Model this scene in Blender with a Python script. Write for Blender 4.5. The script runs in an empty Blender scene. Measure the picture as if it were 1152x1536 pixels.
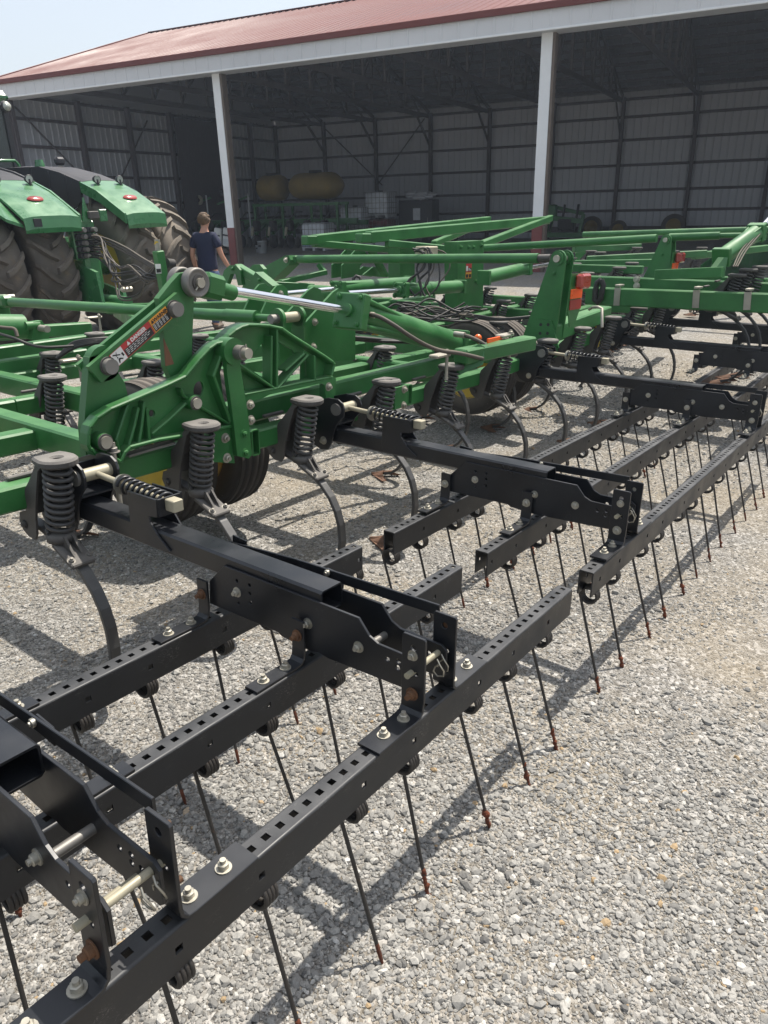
import bpy, math, random
import numpy as np
from mathutils import Vector, Matrix
random.seed(7); RNG = np.random.default_rng(11)
SC = bpy.context.scene
COL = SC.collection
R_ = math.radians
# ---------------------------------------------------------------- survey of the yard
# The cultivator stands on ground that falls gently to the right. Its own axes: X along the harrow bars,
# Y towards the tractor, Z square to its frame. RY turns those axes into the level axes of the shed.
FPX = 1096.588
MR = np.array([[0.607177, -0.794535, 0.007078], [0.276539, 0.219663, 0.935561], [0.744891, 0.566094, -0.353095]])
CAM = np.array([-0.764815, -0.973013, 1.839996])
RY = np.array([[0.99858, 0., -0.053274], [0., 1., 0.], [0.053274, 0., 0.99858]])
MRT = MR @ RY; CAMT = RY.T @ CAM
def _ray(M, px, py): return M.T @ np.array([(px - 576) / FPX, -(py - 768) / FPX, 1.0])
def _on(M, c, px, py, ax, v):
    d = _ray(M, px, py); i = 'xyz'.index(ax); return c + (v - c[i]) / d[i] * d
def UX(px, py, v): return _on(MR, CAM, px, py, 'x', v)      # points of the survey, machine axes
def UY(px, py, v): return _on(MR, CAM, px, py, 'y', v)
def UZ(px, py, v): return _on(MR, CAM, px, py, 'z', v)
def UD(px, py, D): return CAM + D * _ray(MR, px, py)
def TY(px, py, v): return _on(MRT, CAMT, px, py, 'y', v)    # the same in level axes
def TX(px, py, v): return _on(MRT, CAMT, px, py, 'x', v)
def TZ(px, py, v): return _on(MRT, CAMT, px, py, 'z', v)
BA = np.array([-.17994, .98368, 0.]); BB = np.array([.98368, .17994, 0.]); BO = np.array([16.294, 18.016, -.013])
def BP(a, b, z): return BO + a * BA + b * BB + np.array([0, 0, z])     # shed axes: a along its front, b into it
def onB(px, py, b):
    d = _ray(MRT, px, py); t = (b - (CAMT - BO) @ BB) / (d @ BB); return CAMT + t * d
def sst(a, b, x):
    t = min(1, max(0, (x - a) / (b - a))); return t * t * (3 - 2 * t)
def gz(x, y): return -.0533 * x * (1 - sst(4.5, 9, x)) * (1 - sst(3.5, 6.5, y)) * (1 - sst(3, 9, -x))
def kz(x): return .041 * max(0., x - 4.3)                   # the middle of the machine sits level again

# ---------------------------------------------------------------- materials
def new_mat(name):
    m = bpy.data.materials.new(name); m.use_nodes = True; nt = m.node_tree
    return m, nt, nt.nodes['Principled BSDF']
def N(nt, t, **k):
    n = nt.nodes.new(t)
    for a, v in k.items():
        if a in n.inputs.keys(): n.inputs[a].default_value = v
        else: setattr(n, a, v)
    return n
def ramp(nt, src, stops):
    r = nt.nodes.new('ShaderNodeValToRGB'); e = r.color_ramp.elements
    while len(e) < len(stops): e.new(.5)
    for q, (p, c) in zip(e, stops):
        q.position = p; q.color = (c, c, c, 1) if not hasattr(c, '__len__') else (*c, 1)
    nt.links.new(src, r.inputs['Fac']); return r
def mixc(nt, fac, a, b, mode='MIX'):
    m = nt.nodes.new('ShaderNodeMix'); m.data_type = 'RGBA'; m.blend_type = mode
    for s, v in ((0, fac), (6, a), (7, b)):
        if hasattr(v, 'is_linked') or hasattr(v, 'links'): nt.links.new(v, m.inputs[s])
        elif s == 0: m.inputs[0].default_value = v
        else: m.inputs[s].default_value = (*v, 1)
    return m.outputs[2]
def paint(name, col, rough=.35, metal=0., dust_sheen=.25, dcol=(.30, .26, .20), wear=0., wcol=(.10, .045, .02), scale=9., var=.25, coat=0., bump=.0, spec=.5, scuff=0., scol=(.16, .155, .15)):
    """paint or metal with uneven tone, dust on what faces up (in some paints also standing in for lit tops), fine specks and worn patches"""
    m, nt, b = new_mat(name); L = nt.links.new
    tc = N(nt, 'ShaderNodeTexCoord'); geo = N(nt, 'ShaderNodeNewGeometry')
    n1 = N(nt, 'ShaderNodeTexNoise', Scale=scale * .35, Detail=5., Roughness=.6); L(tc.outputs['Object'], n1.inputs['Vector'])
    n2 = N(nt, 'ShaderNodeTexNoise', Scale=scale * 14, Detail=3., Roughness=.7); L(tc.outputs['Object'], n2.inputs['Vector'])
    v = ramp(nt, n1.outputs['Fac'], [(.3, 1 - var), (.7, 1 + var * .6)])
    c = mixc(nt, 1., tuple(col), v.outputs['Color'], 'MULTIPLY')
    if dust_sheen > 0:
        sx = N(nt, 'ShaderNodeSeparateXYZ'); L(geo.outputs['Normal'], sx.inputs[0])
        up = N(nt, 'ShaderNodeMapRange'); L(sx.outputs['Z'], up.inputs['Value'])
        up.inputs['From Min'].default_value = -.1; up.inputs['From Max'].default_value = 1.
        up.inputs['To Min'].default_value = .12; up.inputs['To Max'].default_value = 1.
        dn = ramp(nt, n1.outputs['Fac'], [(.28, .15), (.72, 1.)])
        q = N(nt, 'ShaderNodeMath', operation='MULTIPLY'); L(up.outputs[0], q.inputs[0]); L(dn.outputs['Color'], q.inputs[1])
        q2 = N(nt, 'ShaderNodeMath', operation='MULTIPLY'); L(q.outputs[0], q2.inputs[0]); q2.inputs[1].default_value = dust_sheen
        sp = ramp(nt, n2.outputs['Fac'], [(.66, 0.), (.74, .5)])
        q3 = N(nt, 'ShaderNodeMath', operation='MULTIPLY_ADD'); L(sp.outputs['Color'], q3.inputs[0]); q3.inputs[1].default_value = min(1, dust_sheen * 1.3); L(q2.outputs[0], q3.inputs[2])
        q3.use_clamp = True
        c = mixc(nt, q3.outputs[0], c, tuple(dcol)); rf = q3.outputs[0]
    else: rf = None
    if wear > 0:
        n3 = N(nt, 'ShaderNodeTexNoise', Scale=scale * 1.3, Detail=6., Roughness=.75); L(tc.outputs['Object'], n3.inputs['Vector'])
        w = ramp(nt, n3.outputs['Fac'], [(.72 - wear * .4, 0.), (.78 - wear * .38, 1.)])
        c = mixc(nt, w.outputs['Color'], c, tuple(wcol))
    if scuff > 0:                                            # thin scratches and rubbed spots
        mp = N(nt, 'ShaderNodeMapping'); mp.inputs['Rotation'].default_value = (.4, .7, .5); mp.inputs['Scale'].default_value = (1., 3.2, 2.1); L(tc.outputs['Object'], mp.inputs[0])
        s1 = N(nt, 'ShaderNodeTexNoise', Scale=scale * 2.2, Detail=2., Roughness=.5, Distortion=1.6); L(mp.outputs[0], s1.inputs['Vector'])
        ln = ramp(nt, s1.outputs['Fac'], [(.488, 0.), (.497, 1.), (.503, 1.), (.512, 0.)])
        s2 = N(nt, 'ShaderNodeTexNoise', Scale=scale * 1.1, Detail=4.); L(tc.outputs['Object'], s2.inputs['Vector'])
        mk = ramp(nt, s2.outputs['Fac'], [(.50, 0.), (.66, 1.)])
        q = N(nt, 'ShaderNodeMath', operation='MULTIPLY'); L(ln.outputs[0], q.inputs[0]); L(mk.outputs[0], q.inputs[1])
        q5 = N(nt, 'ShaderNodeMath', operation='MULTIPLY'); L(q.outputs[0], q5.inputs[0]); q5.inputs[1].default_value = scuff
        c = mixc(nt, q5.outputs[0], c, tuple(scol))
    L(c, b.inputs['Base Color'])
    rr = N(nt, 'ShaderNodeMapRange'); L(n1.outputs['Fac'], rr.inputs['Value'])
    rr.inputs['From Min'].default_value = .3; rr.inputs['From Max'].default_value = .7
    rr.inputs['To Min'].default_value = max(.03, rough - .08); rr.inputs['To Max'].default_value = min(1, rough + .14)
    if rf is not None:
        a = N(nt, 'ShaderNodeMath', operation='MULTIPLY_ADD'); L(rf, a.inputs[0]); a.inputs[1].default_value = .45; L(rr.outputs[0], a.inputs[2]); a.use_clamp = True
        L(a.outputs[0], b.inputs['Roughness'])
    else: L(rr.outputs[0], b.inputs['Roughness'])
    b.inputs['Metallic'].default_value = metal; b.inputs['Specular IOR Level'].default_value = spec
    if coat: b.inputs['Coat Weight'].default_value = coat; b.inputs['Coat Roughness'].default_value = .12
    if bump:
        bn = N(nt, 'ShaderNodeBump', Strength=bump, Distance=.004); L(n2.outputs['Fac'], bn.inputs['Height']); L(bn.outputs[0], b.inputs['Normal'])
    return m
M = {}
M['green'] = paint('green_paint', (.017, .135, .028), .40, dust_sheen=.30, var=.32, dcol=(.22, .29, .17), coat=.12, spec=.4, wear=.0, scuff=.3, scol=(.13, .19, .12))  # pale green tint on tops: dust plus painted-in sunlit highlights
M['green_old'] = paint('dusty_green_paint', (.019, .128, .030), .42, dust_sheen=.30, dcol=(.22, .25, .16), wear=.10, wcol=(.11, .075, .045), scuff=.4, scol=(.17, .20, .14))
M['green_tractor'] = paint('tractor_green_paint', (.018, .145, .042), .25, dust_sheen=.34, dcol=(.33, .43, .30), coat=.4)  # tint on tops lightened to paint in the sky's reflection over the dust
M['black'] = paint('black_paint', (.0036, .0048, .0075), .33, dust_sheen=.16, dcol=(.10, .105, .115), spec=.5, scuff=.45, scol=(.10, .10, .10), wear=.0, scale=12)  # bluish tint on tops paints sky light into the thin dust
M['bar'] = paint('scuffed_black_bar_paint', (.0055, .0065, .0088), .36, dust_sheen=.45, dcol=(.15, .152, .155), scuff=.6, scol=(.17, .165, .155), wear=.05, wcol=(.10, .09, .08), spec=.4, scale=14)  # grey top faces: dust with the sheen of the bars painted in
M['cast'] = paint('dark_cast_steel', (.045, .042, .040), .62, dust_sheen=.75, dcol=(.25, .235, .215), scale=14, bump=.25)
M['spring'] = paint('grey_spring_steel', (.035, .035, .036), .45, dust_sheen=.40, dcol=(.20, .19, .175), scale=16)
M['shank'] = paint('worn_shank_steel', (.022, .022, .023), .40, dust_sheen=.62, dcol=(.27, .265, .255), wear=.10, wcol=(.15, .12, .10), scale=8)  # pale tops paint in the lit, shiny look of the worn steel
M['tine'] = paint('dark_tine_steel', (.016, .014, .013), .5, dust_sheen=.10, wear=.30, wcol=(.05, .026, .014), scale=16)
M['rust'] = paint('red_brown_rust', (.155, .040, .015), .92, dust_sheen=.12, dcol=(.10, .05, .03), var=.6, scale=60, bump=.9)
M['sweep'] = paint('rusty_sweep_steel', (.14, .060, .030), .7, dust_sheen=.2, wear=.28, wcol=(.05, .025, .015), scale=22, var=.5, bump=.4)
M['zinc'] = paint('zinc_plate', (.44, .42, .36), .42, .75, dust_sheen=.25, dcol=(.30, .26, .19), scale=30)
M['zincrust'] = paint('rusted_bolt', (.16, .075, .035), .75, .3, dust_sheen=.15, scale=40, var=.5, bump=.4)
M['cream'] = paint('cream_zinc', (.36, .33, .24), .5, .25, dust_sheen=.2, scale=25)
M['chrome'] = paint('chrome_rod', (.80, .81, .82), .10, 1., dust_sheen=.0, var=.03)
M['galv'] = paint('galvanised_strap', (.36, .34, .29), .5, .6, dust_sheen=.2, scale=20)
M['steel'] = paint('bare_steel', (.21, .205, .195), .5, .6, dust_sheen=.4, wear=.20, wcol=(.14, .09, .06), scale=25)
M['tyre'] = paint('dusty_tyre_rubber', (.022, .020, .019), .8, dust_sheen=.9, dcol=(.26, .225, .19), scale=4, var=.4, bump=.15)  # real dust, its colour raised to paint in the sunlit treads
M['tyre_big'] = paint('muddy_tractor_rubber', (.095, .082, .070), .85, dust_sheen=.8, dcol=(.33, .285, .23), scale=3, var=.5, bump=.2, wear=.34, wcol=(.17, .135, .10))
M['yellow'] = paint('yellow_rim_paint', (.50, .33, .018), .4, dust_sheen=.15)
M['yellow_dim'] = paint('faded_yellow_plastic', (.20, .135, .022), .6, dust_sheen=.2)
M['hose'] = paint('black_hose_rubber', (.014, .0135, .013), .5, dust_sheen=.14, dcol=(.14, .12, .10))
M['braid'] = paint('dusty_hose_braid', (.065, .055, .045), .7, dust_sheen=.3)
M['deck'] = paint('black_fender_plastic', (.022, .022, .026), .55, dust_sheen=.25, dcol=(.12, .115, .13))
M['red'] = paint('red_lens', (.34, .022, .012), .25, dust_sheen=.12, coat=.6)
M['orange'] = paint('orange_reflector', (.95, .12, .012), .3, dust_sheen=.05)
M['redrefl'] = paint('red_reflector', (.30, .018, .012), .35, dust_sheen=.1)
M['amber'] = paint('amber_lens', (.75, .13, .01), .2, dust_sheen=.1)
M['white'] = paint('white_trim', (.70, .715, .73), .5, dust_sheen=.03, dcol=(.45, .43, .40), var=.06)
M['red_roof'] = paint('red_roof_paint', (.125, .027, .022), .50, spec=.3, dust_sheen=.03, dcol=(.36, .24, .21), scale=.8, var=.12)
M['wain'] = paint('dark_red_wainscot', (.155, .028, .027), .5, dust_sheen=.2)
M['decal_white'] = paint('decal_white', (.66, .66, .64), .5, dust_sheen=.08)
M['decal_black'] = paint('decal_black', (.012, .012, .013), .5, dust_sheen=.05)
M['decal_red'] = paint('decal_red', (.40, .028, .028), .45, dust_sheen=.08)
M['decal_amber'] = paint('decal_amber', (.66, .29, .03), .45, dust_sheen=.08)
M['pad'] = paint('black_rubber_pad', (.02, .02, .021), .7, dust_sheen=.2)
M['grey_plastic'] = paint('pale_plastic', (.52, .54, .56), .5, dust_sheen=.2)
M['lens'] = paint('lamp_glass', (.42, .44, .40), .12, .2, dust_sheen=.2, coat=.5)
def wood(name, col):
    m, nt, b = new_mat(name); L = nt.links.new
    tc = N(nt, 'ShaderNodeTexCoord'); mp = N(nt, 'ShaderNodeMapping'); mp.inputs['Scale'].default_value = (3, 3, .4); L(tc.outputs['Object'], mp.inputs[0])
    n = N(nt, 'ShaderNodeTexNoise', Scale=9., Detail=6., Roughness=.65); L(mp.outputs[0], n.inputs['Vector'])
    r = ramp(nt, n.outputs['Fac'], [(.3, tuple(x * .6 for x in col)), (.7, col)]); L(r.outputs[0], b.inputs['Base Color']); b.inputs['Roughness'].default_value = .8
    return m
M['wood'] = wood('weathered_timber', (.16, .125, .10))
M['girt'] = wood('dark_girt_timber', (.10, .082, .088))
def ribbed(name, col, rough=.45):
    return paint(name, col, rough, .0, dust_sheen=.15, dcol=(.36, .34, .32), scale=.7, var=.10)
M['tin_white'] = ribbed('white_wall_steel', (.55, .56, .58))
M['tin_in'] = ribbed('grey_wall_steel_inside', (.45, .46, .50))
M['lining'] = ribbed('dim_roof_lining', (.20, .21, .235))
M['truss'] = wood('grey_truss_timber', (.12, .105, .11))

def ground_mat():
    m, nt, b = new_mat('crushed_limestone'); L = nt.links.new
    geo = N(nt, 'ShaderNodeNewGeometry'); P = geo.outputs['Position']
    wob = N(nt, 'ShaderNodeTexNoise', Scale=40., Detail=2.); L(P, wob.inputs['Vector'])
    add = N(nt, 'ShaderNodeMix', data_type='VECTOR'); add.inputs[0].default_value = .012
    L(P, add.inputs[4]); 
    vm = N(nt, 'ShaderNodeVectorMath', operation='MULTIPLY_ADD'); L(wob.outputs['Color'], vm.inputs[0]); vm.inputs[1].default_value = (.012, .012, .012); L(P, vm.inputs[2])
    v1 = N(nt, 'ShaderNodeTexVoronoi', Scale=62.); L(vm.outputs[0], v1.inputs['Vector'])
    v2 = N(nt, 'ShaderNodeTexVoronoi', Scale=150.); L(vm.outputs[0], v2.inputs['Vector'])
    big = N(nt, 'ShaderNodeTexNoise', Scale=1.1, Detail=5., Roughness=.6); L(P, big.inputs['Vector'])
    fine = N(nt, 'ShaderNodeTexNoise', Scale=300., Detail=3.); L(P, fine.inputs['Vector'])
    s1 = N(nt, 'ShaderNodeSeparateColor'); L(v1.outputs['Color'], s1.inputs[0])
    c1 = ramp(nt, s1.outputs[0], [(0., (.10, .098, .096)), (.35, (.20, .197, .19)), (.7, (.31, .304, .292)), (1., (.44, .43, .415))])
    s2 = N(nt, 'ShaderNodeSeparateColor'); L(v2.outputs['Color'], s2.inputs[0])
    c2 = ramp(nt, s2.outputs[1], [(0., (.11, .107, .10)), (.5, (.235, .227, .212)), (1., (.37, .358, .335))])
    sel = ramp(nt, s1.outputs[2], [(.38, 0.), (.42, 1.)])
    c = mixc(nt, sel.outputs[0], c2.outputs[0], c1.outputs[0])
    dirt = ramp(nt, big.outputs['Fac'], [(.42, .12), (.68, .50)])
    c = mixc(nt, dirt.outputs[0], c, (.30, .245, .165))
    L(c, b.inputs['Base Color']); b.inputs['Roughness'].default_value = .95; b.inputs['Specular IOR Level'].default_value = .2
    h1 = ramp(nt, v1.outputs['Distance'], [(0., 1.), (.6, 0.)])
    h2 = ramp(nt, v2.outputs['Distance'], [(0., 1.), (.6, 0.)])
    hm = mixc(nt, sel.outputs[0], h2.outputs[0], h1.outputs[0])
    b1 = N(nt, 'ShaderNodeBump', Strength=.8, Distance=.012); L(hm, b1.inputs['Height'])
    b2 = N(nt, 'ShaderNodeBump', Strength=.35, Distance=.003); L(fine.outputs['Fac'], b2.inputs['Height']); L(b1.outputs[0], b2.inputs['Normal'])
    L(b2.outputs[0], b.inputs['Normal'])
    return m
M['ground'] = ground_mat()
def stone_mat():
    m, nt, b = new_mat('limestone_chips'); L = nt.links.new
    at = N(nt, 'ShaderNodeAttribute', attribute_name='tone'); geo = N(nt, 'ShaderNodeNewGeometry')
    r = ramp(nt, at.outputs['Fac'], [(0., (.105, .103, .10)), (.3, (.20, .195, .183)), (.6, (.30, .291, .270)), (.85, (.42, .407, .375)), (.95, (.52, .508, .48)), (1., (.34, .25, .15))])
    n = N(nt, 'ShaderNodeTexNoise', Scale=140., Detail=4., Roughness=.7); L(geo.outputs['Position'], n.inputs['Vector'])
    v = ramp(nt, n.outputs['Fac'], [(.3, .72), (.7, 1.12)])
    c = mixc(nt, 1., r.outputs[0], v.outputs[0], 'MULTIPLY'); L(c, b.inputs['Base Color'])
    b.inputs['Roughness'].default_value = .9; b.inputs['Specular IOR Level'].default_value = .25
    bn = N(nt, 'ShaderNodeBump', Strength=.4, Distance=.002); L(n.outputs['Fac'], bn.inputs['Height']); L(bn.outputs[0], b.inputs['Normal'])
    return m
M['stone'] = stone_mat()

# ---------------------------------------------------------------- mesh helpers
def V(p): return np.asarray(p, float)
def unit(v):
    v = V(v); n = np.linalg.norm(v); return v / n if n > 1e-12 else v
def frame(d, up=(0, 0, 1)):
    d = unit(d); up = V(up)
    if abs(d @ unit(up)) > .98: up = V((0, 1, 0)) if abs(d[1]) < .9 else V((1, 0, 0))
    s = unit(np.cross(d, up)); return s, unit(np.cross(s, d)), d       # side, up, forward
class MB:
    def __init__(self): self.v = []; self.f = []; self.m = []; self.s = []; self.mats = []
    def mi(self, m):
        if m not in self.mats: self.mats.append(m)
        return self.mats.index(m)
    def add(self, vs, fs, m, smooth=False):
        o = len(self.v); k = self.mi(m)
        self.v += [tuple(map(float, p)) for p in vs]
        for f in fs: self.f.append(tuple(o + i for i in f)); self.m.append(k); self.s.append(smooth)
        return self
    def box(self, c, s, m, R=None, ch=0.):
        c = V(c); h = V(s) / 2; R = np.eye(3) if R is None else R
        p0, p1 = c - R[:, 0] * h[0], c + R[:, 0] * h[0]
        return self.beam(p0, p1, s[1], s[2], m, up=R[:, 2], ch=ch or min(s) * .08)
    def bb(self, x0, x1, y0, y1, z0, z1, m, ch=0.):
        return self.box(((x0 + x1) / 2, (y0 + y1) / 2, (z0 + z1) / 2), (x1 - x0, y1 - y0, z1 - z0), m, ch=ch)
    def beam(self, p0, p1, w, h, m, up=(0, 0, 1), ch=.004, hollow=0., ends=(True, True), w1=None, h1=None):
        """bar of chamfered section w x h (tapering to w1 x h1); hollow = wall thickness of an open tube"""
        p0, p1 = V(p0), V(p1); s, u, d = frame(p1 - p0, up)
        def ring(p, w, h, c):
            w, h = w / 2, h / 2
            return [p + s * a + u * b for a, b in ((-w + c, -h), (w - c, -h), (w, -h + c), (w, h - c), (w - c, h), (-w + c, h), (-w, h - c), (-w, -h + c))]
        w1, h1 = w1 or w, h1 or h; ch = min(ch, w * .45, h * .45, w1 * .45, h1 * .45); e = min(ch, np.linalg.norm(p1 - p0) * .3)
        if hollow:
            A, B = ring(p0, w, h, ch), ring(p1, w1, h1, ch); C, D = ring(p0, w - 2 * hollow, h - 2 * hollow, ch * .6), ring(p1, w1 - 2 * hollow, h1 - 2 * hollow, ch * .6)
            F = []
            for i in range(8):
                j = (i + 1) % 8; F += [(i, j, 8 + j, 8 + i), (16 + j, 16 + i, 24 + i, 24 + j), (i, 16 + i, 16 + j, j), (8 + i, 8 + j, 24 + j, 24 + i)]
            return self.add(A + B + C + D, F, m)
        if ends is True: ends = (True, True)
        A0, A, B, B0 = ring(p0, w - 2 * e, h - 2 * e, ch * .5), ring(p0 + d * e, w, h, ch), ring(p1 - d * e, w1, h1, ch), ring(p1, w1 - 2 * e, h1 - 2 * e, ch * .5)
        F = [tuple(range(7, -1, -1)), tuple(range(24, 32))]
        for k in range(3):
            for i in range(8):
                j = (i + 1) % 8; F.append((8 * k + i, 8 * k + j, 8 * k + 8 + j, 8 * k + 8 + i))
        return self.add(A0 + A + B + B0, F, m)
    def cyl(self, p0, p1, r, m, r1=None, n=18, cap=True, hole=0.):
        p0, p1 = V(p0), V(p1); r1 = r if r1 is None else r1; s, u, d = frame(p1 - p0)
        an = [2 * math.pi * i / n for i in range(n)]; k = [s * math.cos(a) + u * math.sin(a) for a in an]
        vs = [p0 + q * r for q in k] + [p1 + q * r1 for q in k]
        self.add(vs, [(i, (i + 1) % n, n + (i + 1) % n, n + i) for i in range(n)], m, True)
        if hole:
            vs += [p0 + q * hole for q in k] + [p1 + q * hole for q in k]
            F = []
            for i in range(n):
                j = (i + 1) % n; F += [(i, 2 * n + i, 2 * n + j, j), (n + i, n + j, 3 * n + j, 3 * n + i), (2 * n + j, 2 * n + i, 3 * n + i, 3 * n + j)]
            self.add(vs, F, m)
        elif cap: self.add(vs, [tuple(range(n - 1, -1, -1)), tuple(range(n, 2 * n))], m)
        return self
    def tube(self, pts, r, m, n=8, closed=False, flat=False):
        pts = [V(p) for p in pts]; K = len(pts); vs = []; rs = r if hasattr(r, '__len__') else [r] * K
        t0 = unit(pts[1] - pts[0]); s, u, _ = frame(t0)
        for i, p in enumerate(pts):
            a, b = pts[(i - 1) % K if closed else max(0, i - 1)], pts[(i + 1) % K if closed else min(K - 1, i + 1)]
            t = unit(b - a); s = unit(s - t * (s @ t)); u = np.cross(s, t)
            vs += [p + rs[i] * (s * math.cos(2 * math.pi * j / n) + u * math.sin(2 * math.pi * j / n)) for j in range(n)]
        F = [(i * n + j, i * n + (j + 1) % n, ((i + 1) % K) * n + (j + 1) % n, ((i + 1) % K) * n + j) for i in range(K if closed else K - 1) for j in range(n)]
        self.add(vs, F, m, not flat)
        if not closed: self.add(vs[:n], [tuple(range(n - 1, -1, -1))], m); self.add(vs[-n:], [tuple(range(n))], m)
        return self
    def strip(self, pts, w, t, m, side=(1, 0, 0), ch=.004, w1=None):
        """flat bar swept along a path lying square to 'side'"""
        pts = [V(p) for p in pts]; side = unit(side); K = len(pts); vs = []; F = []
        for i, p in enumerate(pts):
            d = unit(pts[min(K - 1, i + 1)] - pts[max(0, i - 1)]); nrm = np.cross(side, d); ww = w if w1 is None else w + (w1 - w) * i / (K - 1)
            a, b = ww / 2, t / 2
            vs += [p + side * x + nrm * y for x, y in ((-a + ch, -b), (a - ch, -b), (a, -b + ch), (a, b - ch), (a - ch, b), (-a + ch, b), (-a, b - ch), (-a, -b + ch))]
        for i in range(K - 1):
            for j in range(8): F.append((8 * i + j, 8 * i + (j + 1) % 8, 8 * i + 8 + (j + 1) % 8, 8 * i + 8 + j))
        F += [tuple(range(7, -1, -1)), tuple(range(8 * K - 8, 8 * K))]
        o = self.add(vs, F, m); return o
    def prism(self, pts, ext, m):
        """outline (3-D points in one plane) pushed along ext, with a small chamfer line left sharp"""
        pts = [V(p) for p in pts]; ext = V(ext); n = len(pts)
        nrm = sum((np.cross(pts[i] - pts[0], pts[(i + 1) % n] - pts[0]) for i in range(1, n - 1)), np.zeros(3))
        if nrm @ ext > 0: pts = pts[::-1]
        vs = pts + [p + ext for p in pts]
        F = [tuple(range(n)), tuple(range(2 * n - 1, n - 1, -1))] + [((i + 1) % n, i, n + i, n + (i + 1) % n) for i in range(n)]
        return self.add(vs, F, m)
    def plate(self, outline, holes, o, ex, ey, t, m, bev=.0012):
        """flat plate with real holes. outline/holes in 2-D (a hole is a polygon or (x, y, r)); laid at o + x ex + y ey, thickness t about that plane"""
        cu = bpy.data.curves.new('c', 'CURVE'); cu.dimensions = '2D'; cu.fill_mode = 'BOTH'; cu.extrude = max(.0002, t / 2 - bev); cu.bevel_depth = bev; cu.bevel_resolution = 0
        def spl(ps):
            s = cu.splines.new('POLY'); s.points.add(len(ps) - 1); s.use_cyclic_u = True
            for q, p in zip(s.points, ps): q.co = (p[0], p[1], 0, 1)
        spl(outline)
        for h in holes:
            if len(h) == 3 and not hasattr(h[0], '__len__'): h = [(h[0] + h[2] * math.cos(2 * math.pi * k / 14), h[1] + h[2] * math.sin(2 * math.pi * k / 14)) for k in range(14)]
            spl(h)
        ob = bpy.data.objects.new('c', cu); COL.objects.link(ob)
        dg = bpy.context.evaluated_depsgraph_get(); me = bpy.data.meshes.new_from_object(ob.evaluated_get(dg))
        o, ex, ey = V(o), V(ex), V(ey); ez = np.cross(ex, ey)
        self.add([o + ex * v.co.x + ey * v.co.y + ez * v.co.z for v in me.vertices], [tuple(p.vertices) for p in me.polygons], m)
        bpy.data.objects.remove(ob); bpy.data.meshes.remove(me); bpy.data.curves.remove(cu)
        return self
    def text(self, s, o, ex, ey, size, m, t=.0004, align='LEFT', bold=0.):
        cu = bpy.data.curves.new('t', 'FONT'); cu.body = s; cu.size = size; cu.extrude = t / 2; cu.align_x = align; cu.resolution_u = 3; cu.offset = bold
        ob = bpy.data.objects.new('t', cu); COL.objects.link(ob)
        dg = bpy.context.evaluated_depsgraph_get(); me = bpy.data.meshes.new_from_object(ob.evaluated_get(dg))
        o, ex, ey = V(o), V(ex), V(ey); ez = np.cross(ex, ey)
        self.add([o + ex * v.co.x + ey * v.co.y + ez * v.co.z for v in me.vertices], [tuple(p.vertices) for p in me.polygons], m)
        bpy.data.objects.remove(ob); bpy.data.meshes.remove(me); bpy.data.curves.remove(cu)
        return self
    def spring(self, p0, p1, R, r, turns, m, n=8, seg=18, R1=None):
        p0, p1 = V(p0), V(p1); s, u, d = frame(p1 - p0); L = np.linalg.norm(p1 - p0); K = int(turns * seg); R1 = R if R1 is None else R1
        pts = []
        for i in range(K + 1):
            f = i / K; g = f
            if f * turns < 1: g = (f * turns) ** 1.6 / turns * .75 + 0
            a = 2 * math.pi * turns * f; rr = R + (R1 - R) * f
            pts.append(p0 + d * (L * f) + (s * math.cos(a) + u * math.sin(a)) * rr)
        return self.tube(pts, r, m, n)
    def bolt(self, p, d, m, r=.011, h=.010, washer=True, stub=.008):
        p = V(p); d = unit(d); s, u, _ = frame(d)
        if washer: self.cyl(p, p + d * .003, r * 1.45, m, n=16); p = p + d * .003
        self.cyl(p, p + d * h * .85, r, m, n=6); self.cyl(p + d * h * .85, p + d * h, r, m, r1=r * .8, n=6)
        if stub: self.cyl(p + d * h, p + d * (h + stub), r * .55, m, n=10)
        return self
    def lathe(self, c, ax, prof, m, n=32, up=(0, 0, 1), closed=False):
        c = V(c); s, u, d = frame(ax, up); vs = []; K = len(prof)
        for r, h in prof: vs += [c + d * h + r * (s * math.cos(2 * math.pi * j / n) + u * math.sin(2 * math.pi * j / n)) for j in range(n)]
        F = [(i * n + j, i * n + (j + 1) % n, ((i + 1) % K) * n + (j + 1) % n, ((i + 1) % K) * n + j) for i in range(K if closed else K - 1) for j in range(n)]
        return self.add(vs, F, m, True)
    def ball(self, c, r, m, n=12, sq=(1, 1, 1), rough=0.):
        c = V(c); k = n // 2; vs = [c + V((0, 0, -r * sq[2]))]; F = []
        for i in range(1, k):
            th = math.pi * i / k
            for j in range(n):
                a = 2 * math.pi * j / n; q = 1 + (random.uniform(-rough, rough) if rough else 0)
                vs.append(c + q * r * V((math.sin(th) * math.cos(a) * sq[0], math.sin(th) * math.sin(a) * sq[1], -math.cos(th) * sq[2])))
        vs.append(c + V((0, 0, r * sq[2]))); e = len(vs) - 1
        for j in range(n):
            F.append((0, 1 + (j + 1) % n, 1 + j)); F.append((e, e - n + j, e - n + (j + 1) % n))
        for i in range(k - 2):
            for j in range(n): F.append((1 + i * n + j, 1 + i * n + (j + 1) % n, 1 + (i + 1) * n + (j + 1) % n, 1 + (i + 1) * n + j))
        return self.add(vs, F, m, True)
    def build(self, name, parent=None, **props):
        me = bpy.data.meshes.new(name); me.from_pydata(self.v, [], self.f)
        for k in self.mats: me.materials.append(M[k])
        me.polygons.foreach_set('material_index', self.m); me.polygons.foreach_set('use_smooth', self.s); me.update()
        o = bpy.data.objects.new(name, me); COL.objects.link(o)
        if parent is not None: o.parent = parent
        for k, v in props.items(): o[k] = v
        return o
KIDS = {}
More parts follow.
